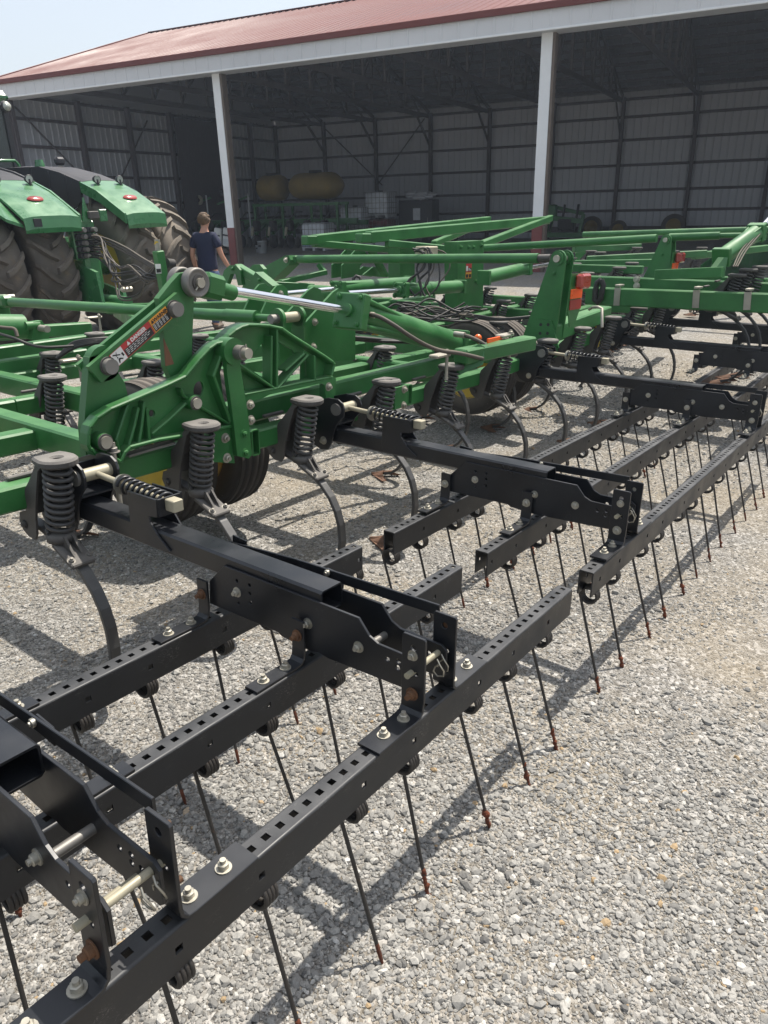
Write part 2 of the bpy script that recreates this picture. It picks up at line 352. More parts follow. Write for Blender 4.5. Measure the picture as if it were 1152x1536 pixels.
def empty(name, loc=(0, 0, 0), parent=None, **props):
    o = bpy.data.objects.new(name, None); COL.objects.link(o); o.location = loc; o.empty_display_size = .2
    if parent is not None: o.parent = parent
    for k, v in props.items(): o[k] = v
    return o
def copy_part(o, parent, loc=None):
    c = o.copy(); COL.objects.link(c); c.parent = parent
    if loc is not None: c.location = loc
    for k in list(o.children):
        d = k.copy(); COL.objects.link(d); d.parent = c
    return c
GN = 1800000; EXPO = 0.74; HAZE = 0.0013
# ================================================================= THE CULTIVATOR
P = .04445; ZB = .585            # hole pitch and top of the harrow bars
CULT = empty('field_cultivator', label='green field cultivator with rows of spring shanks and a black three-bar tine harrow behind', category='cultivator')
CULT.matrix_world = Matrix([[*RY.T[0], 0], [*RY.T[1], 0], [*RY.T[2], 0], [0, 0, 0, 1]])

# ---------------------------------------------------------------- harrow bars (channels, open below, punched)
def harrow_bar(name, x0, x1, y, slope, k0, sidek, parent):
    """x0..x1 along the bar; holes every pitch at k0 + n; sidek: hole numbers that also have a hole in the flanges"""
    mb = MB(); W, H, t, c, hh = .031, .11, .006, .006, .0090
    z0 = 0.
    fw = W - c
    xs = []; k = math.ceil((x0 - k0) / P + .35)
    while k0 + k * P < x1 - .35 * P: xs.append(k); k += 1
    cuts = [x0] + [k0 + (k - .5) * P for k in xs[1:]] + [x1]
    for i, k in enumerate(xs):
        a, b, h = cuts[i], cuts[i + 1], k0 + k * P
        for zz, fl in ((0., 1), (-t, 0)):
            o = [(a, -fw, zz), (b, -fw, zz), (b, fw, zz), (a, fw, zz)]; q = [(h - hh, -hh, zz), (h + hh, -hh, zz), (h + hh, hh, zz), (h - hh, hh, zz)]
            F = [(j, (j + 1) % 4, 4 + (j + 1) % 4, 4 + j) for j in range(4)]
            mb.add(o + q, F if fl else [f[::-1] for f in F], 'bar')
        q = [(h - hh, -hh), (h + hh, -hh), (h + hh, hh), (h - hh, hh)]
        mb.add([(*p, 0.) for p in q] + [(*p, -t) for p in q], [(j, (j + 1) % 4, 4 + (j + 1) % 4, 4 + j) for j in range(4)], 'bar')
        for sg in (-1, 1):                                     # rounded corner and flange
            prof = [(fw, 0), (fw + c * .5, -c * .13), (fw + c * .87, -c * .5), (W, -c)]
            vs = [(x, sg * p, z) for p, z in prof for x in (a, b)]
            F = [(2 * j, 2 * j + 1, 2 * j + 3, 2 * j + 2) for j in range(3)]
            mb.add(vs, F if sg < 0 else [f[::-1] for f in F], 'bar', True)
            zt, zb, zh = -c, -H, -.055
            for yy, fl in ((sg * W, 1), (sg * (W - t), -1)):
                o = [(a, yy, zb), (b, yy, zb), (b, yy, zt), (a, yy, zt)]
                if k in sidek:
                    q = [(h - hh, yy, zh - hh), (h + hh, yy, zh - hh), (h + hh, yy, zh + hh), (h - hh, yy, zh + hh)]
                    F = [(j, (j + 1) % 4, 4 + (j + 1) % 4, 4 + j) for j in range(4)]; mb.add(o + q, F if fl * sg < 0 else [f[::-1] for f in F], 'bar')
                else: mb.add(o, [(0, 1, 2, 3)] if fl * sg < 0 else [(3, 2, 1, 0)], 'bar')
            if k in sidek:
                q = [(h - hh, zh - hh), (h + hh, zh - hh), (h + hh, zh + hh), (h - hh, zh + hh)]
                mb.add([(x, sg * W, z) for x, z in q] + [(x, sg * (W - t), z) for x, z in q], [(j, (j + 1) % 4, 4 + (j + 1) % 4, 4 + j) for j in range(4)], 'bar')
            mb.add([(a, sg * W, zb), (b, sg * W, zb), (b, sg * (W - t), zb), (a, sg * (W - t), zb)], [(0, 3, 2, 1)], 'bar')
    pr = [(-W, -H), (-W, -c), (-fw - c * .5, -c * .13), (-fw, 0), (fw, 0), (fw + c * .5, -c * .13), (W, -c), (W, -H)]
    pi_ = [(-W + t, -H), (-W + t, -t), (-W + t, -t), (-fw, -t), (fw, -t), (W - t, -t), (W - t, -t), (W - t, -H)]
    for x in (x0, x1):
        vs = [(x, *p) for p in pr] + [(x, *p) for p in pi_]
        mb.add(vs, [(j, j + 1, 9 + j, 8 + j) for j in range(7)], 'bar')
    o = mb.build(name, parent)
    o.location = (0, y, ZB + kz((x0 + x1) / 2)); o.rotation_euler = (0, -slope, 0)
    return o
# one spring tine: coil up in the channel, straight leg down and back to the ground, mud and rust on its tip
TINES = []
def make_tine(lean, clump, seed):
    rd = random.Random(seed); mb = MB(); R, r = .035, .0058; sg = 1
    pts = []
    K = 70
    for i in range(K + 1):
        a = math.pi * .5 - 2 * math.pi * 4.25 * i / K          # ends on the forward side, running down
        pts.append((-.022 + .044 * i / K, R * math.cos(a), R * math.sin(a)))
    pts = [(-.022, -.004, R)] + pts[1:]
    top = np.array(pts[-1])
    tip = np.array((.022 + lean, -.105, -.456))
    leg = [top + (tip - top) * f + 0 for f in (.06, .2, .4, .6, .75, .87, .94)]
    mb.tube(pts + leg, r, 'tine', 8)
    a, b = leg[-3], tip
    mb.tube([leg[-2], leg[-1], tip], [r * 1.03, r * 1.08, r * .7], 'rust', 8)
    if clump:
        for i in range(9):
            f = rd.random(); p = tip + (a - tip) * f * .75 + np.array((rd.uniform(-1, 1), rd.uniform(-1, 1), 0)) * .0035
            mb.ball(p, rd.uniform(.0055, .0105), 'rust', 7, (1, 1, 1.3), .25)
    me = mb.build('harrow_tine'); return me
def tine_at(bar, x, y, master, rot=0.):
    c = master.copy(); COL.objects.link(c); c.parent = bar
    c.location = (x, 0, -.132); c.rotation_euler = (rot, 0, random.uniform(-.05, .05)); return c
tmast = [make_tine(l, c, s) for l, c, s in ((0., 1, 1), (.012, 1, 2), (-.01, 1, 3), (.03, 0, 4), (.0, 0, 5), (-.015, 1, 6))]
SECT = [  # X from/to of bars at Y 0, .436, .886, centres of the tine pairs, rank for the clumps
  ((-1.16, 1.667), (-1.25, 1.578), (-1.34, 1.489), (-1.17, -.612, -.054, .505, 1.09, 1.60), (-.72, -.17, .383, .93, 1.488), (-.84, -.28, .28, .84, 1.353)),
  ((1.876, 5.62), (1.787, 5.53), (1.72, 5.44), (2.06, 2.657, 3.241, 3.82, 4.40, 4.97, 5.5), (1.92, 2.46, 3.02, 3.58, 4.135, 4.72, 5.29), (1.857, 2.40, 2.95, 3.50, 4.05, 4.61, 5.17)),
  ((6.02, 8.9), (5.97, 8.85), (5.90, 8.8), (6.15, 6.72, 7.30, 7.9), (6.10, 6.67, 7.25, 7.85), (6.05, 6.6, 7.17, 7.75))]
YB = (0., .436, .886)
used = 0
for si, S in enumerate(SECT):
    for bi in range(3):
        x0, x1 = S[bi]; cen = S[3 + bi]
        sk = set()
        for c in cen:
            for d in (-.115, .115): sk.add(round((c + d) / P))
        xm = (x0 + x1) / 2; sl = 0. if si == 0 else (.0 if si == 1 else .041)
        bar = harrow_bar('harrow_bar', x0 - xm, x1 - xm, YB[bi], sl, -(xm - round(xm / P) * P), {k - round(xm / P) for k in sk}, CULT)
        bar.location.x = xm
        if si == 1: bar.location.z = ZB; bar.rotation_euler.y = -.006
        for c in cen:
            for d in (-.115, .115):
                if x0 + .02 < c + d < x1 - .01:
                    q = random.choice(tmast[:3] + tmast[4:]) if bi == 0 and si < 2 else random.choice(tmast[2:5])
                    t = tine_at(bar, c + d - xm, 0, q, random.uniform(-.03, .03)); used += 1
                    if d < 0: t.scale.x = -1
for t in tmast: bpy.data.objects.remove(t)

# ---------------------------------------------------------------- harrow arms
ARMS = []
def L_bracket(arm, sx, y, w, h, foot, boltx, hole=False, z=ZB, name='mounting_bracket'):
    """bent plate: upright against the side plate, foot lying on the bar; sx = which side"""
    mb = MB(); t = .009; xo = sx * .077
    top = z + h
    if h > .2:                                               # tall uprights have a spare hole near the top
        MB().plate([(y - w / 2, z + .049), (y + w / 2, z + .049), (y + w / 2, z + h - .004), (y + w / 2 - .004, z + h), (y - w / 2 + .004, z + h), (y - w / 2, z + h - .004)], [(y, z + h - .035, .011), (y - .01, z + .135, .0085)], (xo, 0, 0), (0, 1, 0), (0, 0, 1), t, 'black').build('bracket_upright', arm)
        top = z + .0495
    pts = ([np.array((xo, y, top))] if h <= .2 else []) + [np.array((xo, y, z + .05)), np.array((xo + sx * .004, y, z + .022)), np.array((xo + sx * .016, y, z + .0085)), np.array((xo + sx * .036, y, z + .0055)), np.array((xo + sx * foot, y, z + .0055))]
    mb.strip(pts, w, t, 'black', side=(0, 1, 0), ch=.0015)
    o = mb.build(name, arm)
    for bx in boltx: MB().bolt((xo + sx * bx, y, z + .010), (0, 0, 1), 'zinc', .0125, .013).build('bolt', arm)
    return o
def make_arm(rusty):
    arm = MB().beam((0, 1.70, .80), (0, .362, .80), .098, .082, 'black', ch=.008, hollow=.006).build('harrow_arm', CULT)
    outl = [(.878, .641), (.869, .729), (.788, .809), (.211, .809), (.172, .764), (.140, .750), (-.005, .748), (-.022, .735), (-.022, .655), (-.01, .645), (.33, .630), (.37, .636), (.40, .628), (.529, .636), (.545, .645)]
    holes = [(.728, .772, .008), (.728, .690, .007), (.668, .775, .008), (.668, .745, .008), (.668, .712, .008), (.105, .715, .009), (.066, .722, .009), (.068, .700, .009), (.036, .706, .009)]
    for sx in (-1, 1):
        MB().plate(outl, holes, (sx * .0545 + 0, 0, 0), (0, 1, 0), (0, 0, 1), .009, 'black').build('side_plate', arm)
    for y, z in ((.729, .731), (.410, .724), (.209, .716)):
        MB().bolt((-.059, y, z), (-1, 0, 0), 'zinc', .0125, .012, stub=.007).build('bolt', arm)
        MB().bolt((.059, y, z), (1, 0, 0), 'zinc', .0125, .012, washer=False, stub=0).build('bolt', arm)
    bm = 'zincrust' if rusty else 'zinc'
    for sx in (-1, 1):
        L_bracket(arm, sx, .886, .052, .15, .205, (.062, .155)); L_bracket(arm, sx, .436, .052, .15, .205, (.062, .155))
        L_bracket(arm, sx, 0., .074, .250, .20, (.045, .135))
        for y, zz in ((.886, .683), (.436, .683), (0., .655)):
            MB().bolt((sx * .082, y, zz), (sx, 0, 0), bm, .0135, .013, stub=.012).build('bolt', arm)
        MB().bolt((sx * .082, 0., .79 + .012 * sx), (sx, 0, 0), bm if sx > 0 else 'zinc', .011, .010, stub=.005).build('bolt', arm)
    # pins through the rear end, hairpin clips, cross tube ahead of them
    MB().cyl((-.105, .004, .722), (.088, .004, .722), .009, 'cream', n=14).build('hitch_pin', arm)
    MB().cyl((-.056, .052, .672), (.056, .052, .672), .011, 'cream', n=14).build('spacer_tube', arm)
    MB().cyl((-.052, .196, .71), (.052, .196, .71), .012, 'steel', n=14).build('spacer_tube', arm)
    for x0, y0 in ((.045, -.01), (.015, -.015)):
        q = [(x0, y0, .724), (x0 - .004, y0 - .012, .712), (x0 + .004, y0 - .022, .690), (x0 + .012, y0 - .016, .668), (x0 + .012, y0 + .004, .66), (x0 + .006, y0 + .014, .676), (x0 + .001, y0 + .006, .696), (x0 + .002, y0 - .008, .71)]
        MB().tube(q, .0024, 'zinc', 6).build('hairpin_clip', arm)
    # long link strap on the far side, joining the bracket tops
    mb = MB(); mb.strip([(.0905, .93, .795), (.0905, .60, .818), (.0905, .03, .832)], .0075, .036, 'black', side=(1, 0, 0), ch=.0015)
    st = mb.build('link_strap', arm)
    for y, z in ((.905, .797), (.455, .825)): MB().bolt((.086, y, z + .004), (-1, 0, 0), 'zinc', .011, .010, washer=False, stub=.004).build('bolt', arm)
    for y in (.886, .436): MB().beam((.10, y + .035, .812), (.10, y - .035, .806), .006, .05, 'black', ch=.001).build('link_tab', arm)
    # spring box on top: two curved cheeks, rear wall, rod, spring and square nut
    cheek = [(1.302, .962), (1.306, .80), (1.29, .772), (1.10, .772), (1.083, .782), (1.145, .825), (1.182, .868), (1.186, .892), (1.136, .898), (1.132, .964)]
    for sx in (-1, 1): MB().plate(cheek, [], (sx * .0535, 0, 0), (0, 1, 0), (0, 0, 1), .008, 'black').build('spring_box_cheek', arm)
    MB().bb(-.0495, .0495, 1.132, 1.140, .896, .963, 'black', .0008).build('spring_box_wall', arm)
    MB().bb(-.0495, .0495, 1.292, 1.299, .86, .935, 'black', .0008).build('spring_box_wall', arm)
    MB().cyl((0, 1.598, .958), (0, 1.085, .936), .0125, 'cream', n=14).build('tension_rod', arm)
    MB().spring((0, 1.405, .951), (0, 1.145, .939), .031, .0062, 8.5, 'black', 8, 16).build('compression_spring', arm)
    MB().cyl((0, 1.425, .951), (0, 1.408, .9505), .036, 'zinc', n=18, r1=.041).build('spring_washer', arm)
    MB().box((0, 1.107, .937), (.044, .05, .044), 'cream', ch=.003).build('square_nut', arm)
    # pivot cheeks on the rear toolbar
    piv = [(1.553, .925), (1.548, .965), (1.560, .995), (1.590, 1.012), (1.66, 1.012), (1.76, .985), (1.83, .96), (1.83, .80), (1.78, .735), (1.72, .712), (1.67, .722), (1.645, .76), (1.625, .83), (1.595, .885)]
    for sx in (-1, 1):
        MB().plate(piv, [], (sx * .073, 0, 0), (0, 1, 0), (0, 0, 1), .011, 'black').build('pivot_cheek', arm)
        MB().cyl((sx * .0785, 1.600, .958), (sx * .090, 1.600, .958), .033, 'steel', n=22).build('pivot_pin', arm)
        MB().bolt((sx * .0785, 1.70, .768), (sx, 0, 0), 'zinc', .016, .014).build('bolt', arm)
    MB().cyl((-.066, 1.600, .958), (.066, 1.600, .958), .026, 'cream', n=18).build('pivot_bush', arm)
    MB().bb(-.067, .067, 1.60, 1.70, .868, .876, 'black', .001).build('pivot_web', arm)
    MB().bb(-.067, .067, 1.705, 1.716, .74, .98, 'black', .001).build('pivot_web', arm)
    return arm
arm0 = make_arm(True); arm0.location = (.733, 0, 0)
a = copy_part(arm0, CULT, (-.2445, 0, 0))
arm1 = make_arm(False); arm1.location = (2.267, 0, 0)
for x in (4.76, 6.56, 8.0): copy_part(arm1, CULT, (x, 0, kz(x)))

# ---------------------------------------------------------------- spring shanks
def make_shank():
    """origin: rear face of its toolbar (y 0), machine height"""
    path = [(.13, .735), (.06, .727), (-.01, .707), (-.075, .682), (-.14, .648), (-.205, .60), (-.26, .543), (-.300, .475), (-.324, .40), (-.332, .315), (-.322, .235), (-.295, .165), (-.25, .108), (-.19, .066), (-.125, .042)]
    sh = MB().strip([(0, y, z) for y, z in path], .046, .021, 'shank', ch=.003).build('spring_shank', CULT)
    mb = MB()
    side = [(-.150, 1.046), (-.10, 1.054), (-.066, 1.044), (-.030, 1.0), (.02, .945), (.062, .905), (.076, .865), (.074, .835), (.085, .81), (.14, .79), (.155, .75), (.135, .715), (.10, .695), (.05, .692), (.032, .72), (.018, .79), (.0, .85), (-.03, .93), (-.060, 1.0), (-.09, 1.022), (-.150, 1.028)]
    for sx in (-1, 1): mb.prism([(sx * .043, y, z) for y, z in side], (sx * .010, 0, 0), 'cast')
    mb.strip([(0, -.085, 1.040), (0, -.058, 1.026), (0, -.02, .975), (0, .025, .925), (0, .055, .88), (0, .066, .83), (0, .075, .79)], .090, .009, 'cast')
    # cap: thick ring with a dished hole
    cap = [(.066 * math.cos(t), -.118 + .070 * math.sin(t)) for t in [-math.pi * k / 14 for k in range(15)]] + [(-.060, -.075), (-.052, -.048), (.052, -.048), (.060, -.075)]
    mb.plate(cap[::-1], [(0, -.118, .027)], (0, 0, 1.040), (1, 0, 0), (0, 1, 0), .031, 'cast', bev=.008)
    br = mb.build('shank_bracket', sh)
    MB().spring((0, -.060, .745), (0, -.114, 1.026), .0485, .0078, 10.6, 'spring', 8, 18).build('coil_spring', sh)
    mb = MB()
    mb.lathe((0, -.062, .715), (0, 0, 1), [(.0, -.01), (.056, -.01), (.058, .012), (.050, .022), (.03, .030), (.0, .031)], 'cast', 20)
    d = unit((0, -.16, -.075)); s, u, _ = frame(d)
    mb.box((0, -.135, .667), (.10, .15, .022), 'cast', R=np.array([(1, 0, 0), -d, -np.cross((1, 0, 0), d)]).T * [1, 1, 1], ch=.005)
    mb.prism([(-.022, -.09, .70), (-.022, -.17, .672), (-.022, -.155, .69), (-.022, -.12, .735), (-.022, -.09, .735)], (.010, 0, 0), 'cast')
    mb.prism([(.012, -.09, .70), (.012, -.17, .672), (.012, -.155, .69), (.012, -.12, .735), (.012, -.09, .735)], (.010, 0, 0), 'cast')
    seat = mb.build('spring_seat', sh)
    for sx in (-1, 1):
        MB().bolt((sx * .038, -.178, .656), (0, -.42, .9), 'steel', .011, .010, stub=.006).build('bolt', sh)
        MB().bolt((sx * .050, .110, .745), (sx, 0, 0), 'cast', .014, .012, stub=.004).build('bolt', sh)
    mb = MB()                                                  # sweep: V blade with a raised centre and a wing on each side
    n0 = V((0, -.10, .030))
    for sx in (-1, 1):
        pl = [(0, .03, .012), (sx * .03, -.02, .014), (sx * .115, -.175, .018), (sx * .098, -.205, .024), (sx * .055, -.135, .044), (sx * .022, -.11, .060), (0, -.10, .064)]
        mb.prism(pl, (0, 0, -.007), 'sweep')
    mb.strip([(0, -.20, .078), (0, -.12, .056), (0, -.03, .03), (0, .02, .018)], .05, .010, 'sweep', w1=.012)
    mb.build('sweep', sh)
    MB().beam((-.075, .150, .932), (.075, .150, .932), .022, .016, 'cast', ch=.004).build('hook_clip', sh)
    return sh
sh0 = make_shank(); sh0.location = (.59, 1.72, 0)
def shank(x, y, z=None): return copy_part(sh0, CULT, (x, y, kz(x) if z is None else z))
for x in (-.11, 1.285, 1.975, 2.655, 3.36, 4.10): shank(x, 1.72)
for x, dz in ((4.80, 0.), (5.46, .01), (6.16, .02), (6.86, .03), (7.6, .03)): shank(x, 1.72, kz(x) + dz)
ROWS = [(2.56, (3.742, 4.65, 5.5, 6.3, 7.2)), (3.33, (1.494, 2.215, 2.95, 5.4, 6.12, 7.0, 7.69)), (4.19, (1.978, 3.289, 4.3, 5.6, 6.3, 7.2, 8.2)), (4.95, (1.4, 2.797, 4.5, 6.0, 8.83))]
for y, xs in ROWS:
    for x in xs: shank(x, y, kz(x))
# ---------------------------------------------------------------- toolbars and rails (machine axes)
def bar(p0, p1, w=.102, h=.102, m='green', name='toolbar', ch=.010, hollow=.0, **k):
    return MB().beam(p0, p1, w, h, m, ch=ch, hollow=hollow).build(name, CULT, **k)
zt = .872
bar((-2.2, 1.841, .870), (1.50, 1.841, .870), h=.104)                      # rear toolbar, near wing
bar((1.62, 1.841, .838), (4.35, 1.841, .842), h=.104)                   # rear toolbar beyond the hinge
bar((4.35, 1.841, .850), (8.9, 1.841, .850 + kz(8.9)), h=.104)
bar((1.52, 1.975, .952), (4.16, 1.975, .962), h=.116, w=.11, name='main_beam')
for y, xs in ((2.61, ((.2, 1.02), (2.05, 4.6))), (3.38, ((1.30, 4.6),)), (4.24, ((-1, 1.5), (1.62, 4.6))), (5.0, ((-1, 4.6),))):
    for x0, x1 in xs: bar((x0, y, zt), (x1, y, zt))
    bar((4.6, y, zt + .01), (9.2 - .2 * y, y, zt + kz(9.2 - .2 * y)))
bar((1.17, 3.38, zt), (1.30, 3.38, zt), hollow=.008, ch=.012, name='tube_stub')
for x, y0, y1, h, z in ((1.055, 1.83, 4.3, .125, .885), (1.63, 2.55, 5.1, .125, .885), (2.75, 1.97, 5.1, .11, .885), (3.75, 1.97, 5.1, .12, .89), (4.75, 1.83, 5.2, .12, .90), (-.8, 1.83, 5., .12, .885)):
    bar((x, y0, z), (x, y1, z), h=h, name='frame_rail')
for x, y0, y1 in ((6.0, 1.83, 5.2), (7.2, 1.83, 5.), (8.3, 1.83, 4.6)):
    bar((x, y0, .885 + kz(x)), (x, y1, .885 + kz(x)), h=.12, name='frame_rail')
# upper cross tubes in front, left of the picture
q0, q1 = UY(-60, 528, 5.0), UY(185, 492, 5.0)
def px_bar(pa, pb, D, w, h, m='green', name='frame_tube', ax='D', ch=.010):
    """square tube between two survey points; D = (depth, depth) along the sight line or one plane value"""
    f = {'D': UD, 'X': UX, 'Y': UY, 'Z': UZ}[ax]; d0, d1 = D if hasattr(D, '__len__') else (D, D)
    return MB().beam(f(*pa, d0), f(*pb, d1), w, h, m, ch=ch).build(name, CULT)
px_bar((-40, 537), (186, 505), 4.9, .11, .125, ax='Y')
px_bar((-30, 503), (134, 492), 5.6, .11, .11, ax='Y')
px_bar((-30, 556), (128, 532), 4.3, .10, .10, ax='Y')

# ---------------------------------------------------------------- wing hinge: two ribbed castings and the fold linkage
def polyY(pts, y): return [UY(px, py, y) for px, py in pts]
def webs(mb, polys, y, t, m):
    for pl in polys: mb.prism(polyY(pl, y), (0, t, 0), m)
def ribs(mb, lines, y, w, d, m):
    """ribs standing rearward of the web: each a bar following survey points"""
    for ln in lines:
        P3 = polyY(ln, y)
        for a, b in zip(P3[:-1], P3[1:]):
            e = unit(b - a) * w * .42
            mb.beam(a + (0, d / 2, 0) - e, b + (0, d / 2, 0) + e, w, d, m, up=(0, 1, 0), ch=.005)
Lcast = [(134, 668), (134.5, 652), (137, 641), (148, 627), (168, 614), (194, 603), (253, 578), (280, 565), (301, 539), (316, 523), (326, 516), (340, 513), (346, 527), (338, 560), (347, 632), (347, 643), (270, 655), (239, 660), (197, 671), (189, 679), (183, 694), (172, 692), (167, 685), (145, 682), (137, 676)]
holeL = [(306 + 8 * math.cos(a), 586 + 13 * math.sin(a) - 2 * math.cos(a)) for a in [k * math.pi / 8 for k in range(16)]]
hole2 = [(236 + 5 * math.cos(a), 622 + 6 * math.sin(a)) for a in [k * math.pi / 7 for k in range(14)]]
def xz(pts, y): return [(p[0], p[2]) for p in polyY(pts, y)]
def cast_left(y, rear):
    mb = MB()
    mb.plate(xz(Lcast, y), [xz(holeL, y), xz(hole2, y)], (0, y + .045, 0), (1, 0, 0), (0, 0, 1), .014, 'green')
    if rear:
        ribs(mb, [Lcast[:12], [(340, 514), (322, 564), (347, 632)], [(347, 640), (270, 655), (239, 660), (197, 671), (189, 679), (183, 692)], [(138, 674), (146, 682), (166, 684), (182, 693)], [(134, 668), (137, 675)]], y - .012, .016, .062, 'green')
        ribs(mb, [[(209, 613), (203, 640), (195, 668)], [(222, 614), (226, 664)], [(230, 651), (255, 630), (280, 606)], [(290, 604), (318, 620), (346, 637)], [(273, 584), (277, 594), (285, 600)], [(194, 606), (176, 660), (182, 690)], [(218, 604), (214, 640), (210, 664)]], y + .0, .013, .045, 'green')
        for px, py, r in ((154, 662, .036), (290, 604, .034), (345, 526, .060)):
            p = UY(px, py, y); mb.cyl(p + (0, .05, 0), p - (0, .018, 0), r, 'green', n=24)
    return mb.build('hinge_casting', CULT)
YC = 1.700
cast_left(YC, True); cast_left(YC + .095, False)
p = UY(348, 527, YC); MB().cyl(p + (0, .16, 0), p - (0, .085, 0), .034, 'steel', n=24).cyl(p - (0, .085, 0), p - (0, .115, 0), .025, 'zinc', n=18).tube([p + (.0, -.098, .042), p + (0, -.098, -.02)], .003, 'zinc', 6).build('hinge_pin', CULT)
for px, py, r in ((154, 662, .026), (290, 604, .024)):
    p = UY(px, py, YC); MB().cyl(p + (0, .13, 0), p - (0, .032, 0), r, 'zinc', n=18).cyl(p - (0, .016, 0), p - (0, .022, 0), r * 1.32, 'cast', n=20).build('hinge_pin', CULT)
p = UY(170, 676, YC - .01); MB().cyl(p - (0, 0, .30), p + (0, 0, .03), .011, 'zinc', n=10).bolt(p + (0, 0, -.006), (0, 0, 1), 'steel', .019, .018, stub=.02).build('tie_bolt', CULT)
MB().beam(UY(189, 683, YC + .05), UY(258, 663, YC + .05), .05, .012, 'steel', ch=.002).build('wear_strip', CULT)
# bolted foot of the left casting and the hinge lug beside it
mb = MB(); mb.prism(polyY([(316, 644), (347, 637), (352, 695), (318, 693)], 1.702), (0, .016, 0), 'green'); mb.build('hinge_foot', CULT)
for px, py in ((337.5, 657), (340, 687)): MB().bolt(UY(px, py, 1.702), (0, -1, 0), 'zinc', .017, .016).build('bolt', CULT)
mb = MB(); mb.prism(polyY([(338, 520), (350, 508), (356, 520), (361, 552), (372, 620), (378, 682), (373, 688), (356, 684), (350, 630), (341, 562)], 1.672), (0, .026, 0), 'green')
p = UY(349, 527, 1.672); mb.cyl(p + (0, .05, 0), p - (0, .012, 0), .062, 'green', n=26); mb.build('hinge_lug', CULT)
for px, py in ((366, 651), (368, 679)): MB().bolt(UY(px, py, 1.672), (0, -1, 0), 'green', .015, .012).build('bolt', CULT)
for px, py in ((375, 607), (376, 630)): MB().bolt(UY(px, py, 1.72), (0, -1, 0), 'zinc', .017, .014).build('bolt', CULT)
p = UY(384, 664, 1.73); MB().beam(p, p + (0, .12, 0), .052, .135, 'green', ch=.008, hollow=.006).build('tube_stub', CULT)
# right casting around the main beam
arch = [(337, 514), (345, 504), (355, 496), (364, 491), (374, 488), (390, 488), (405, 489), (424, 493), (438, 503), (462, 518), (488, 534.6), (500, 543), (503, 547), (499, 562)]
def cast_right(y, rear):
    mb = MB()
    W = [[(337, 514), (355, 496), (374, 488), (405, 489), (394, 514), (381, 529), (366, 540), (352, 536)],
         [(394, 514), (405, 489), (417, 495), (417, 580), (409, 578), (398, 560), (398, 530)],
         [(417, 495), (438, 503), (462, 518), (445, 536), (438, 524), (417, 512)],
         [(462, 518), (488, 534.6), (503, 547), (499, 566), (474, 571), (474, 536)],
         [(360, 546), (366, 547), (413, 580), (369, 592)]]
    webs(mb, W, y + .05, .014, 'green')
    fl = [(417, 580), (445, 536), (474, 536), (474, 571)]
    webs(mb, [[(417, 578), (444, 538), (450, 541), (426, 577)], [(452, 572), (452, 545), (474, 536), (474, 571)]], y + .07, .012, 'green')
    ribs(mb, [arch], y - .012, .016, .085, 'green')
    if rear:
        ribs(mb, [[(417, 494), (417, 580)], [(409, 505), (408, 577)], [(360, 547), (412, 582)], [(368, 592), (413, 583), (455, 574), (499, 566)], [(463, 533), (418.5, 581.5)], [(457, 531), (430, 556)], [(473, 534.6), (474, 571)]], y - .006, .013, .07, 'green')
        webs(mb, [[(368, 590), (499, 564), (499, 598), (489, 600), (487, 578), (482, 575), (404, 592), (391, 599), (369, 603)]], y + .0, .016, 'green')
        webs(mb, [[(499, 564), (504, 568), (503, 598), (499, 598)]], y + .0, .10, 'green')
    return mb.build('hinge_casting', CULT)
cast_right(1.745, True); cast_right(1.855, False)
MB().bolt(UY(492.5, 580, 1.745), (0, -1, 0), 'zinc', .017, .014).build('bolt', CULT)
# linkage: gusset, rocker plates, two link bars, pulleys
gus = [(134, 536), (151, 531), (176, 557), (187, 574), (193, 598), (150, 632), (135, 655), (130, 692), (126, 640)]
for y in (1.765,):
    MB().prism(polyY(gus, y), (0, .045, 0), 'green_old').build('gusset', CULT)
rock = [(249, 549), (258, 572), (287, 547), (291, 446), (303, 431), (301, 414), (287, 408), (270, 410), (257, 424), (238, 448), (242, 470), (246, 502)]
for y in (1.767,): MB().prism(polyY(rock, y), (0, .035, 0), 'green_old').build('rocker_plate', CULT)
MB().prism(polyY([(246, 508), (249, 549), (261, 546), (257, 534)], 1.764), (0, .006, 0), 'sweep').build('rust_patch', CULT)
LK = [(133, 550.5), (266, 439), (281, 463.5), (152.5, 574.5)]
for y in (1.735, ): MB().prism(polyY(LK, y), (0, .024, 0), 'green_old').build('link_bar', CULT)
for px, py in ((261, 463.5), (162, 549)):
    p = UY(px, py, 1.735); MB().cyl(p + (0, .11, 0), p - (0, .030, 0), .031, 'steel', n=22).cyl(p - (0, .0, 0), p - (0, .005, 0), .038, 'cast', n=22).build('link_pin', CULT)
MB().prism([q + (0, .078, 0) for q in polyY(LK, 1.735)], (0, .022, 0), 'green_old').build('link_bar', CULT)
p = UY(158, 545, 1.765); MB().cyl(p, p + (0, .045, 0), .072, 'green_old', n=26).build('link_boss', CULT)
for y in (1.735, 1.834):
    p = UY(293, 424, 1.735) + (0, y - 1.735, 0); MB().lathe(p, (0, -1, 0), [(.020, -.024), (.060, -.024), (.064, -.018), (.064, .016), (.061, .022), (.054, .024), (.050, .019), (.038, .018), (.020, .019)], 'steel', 34, closed=True).build('guide_roller', CULT)
p = UY(294, 424, 1.735); MB().cyl(p + (0, .13, 0), p - (0, .038, 0), .021, 'zinc', n=20).cyl(p - (0, .019, 0), p - (0, .024, 0), .034, 'cast', n=20).tube([p + (-.026, -.027, -.03), p + (.02, -.027, .02)], .004, 'zinc', 6).build('roller_pin', CULT)

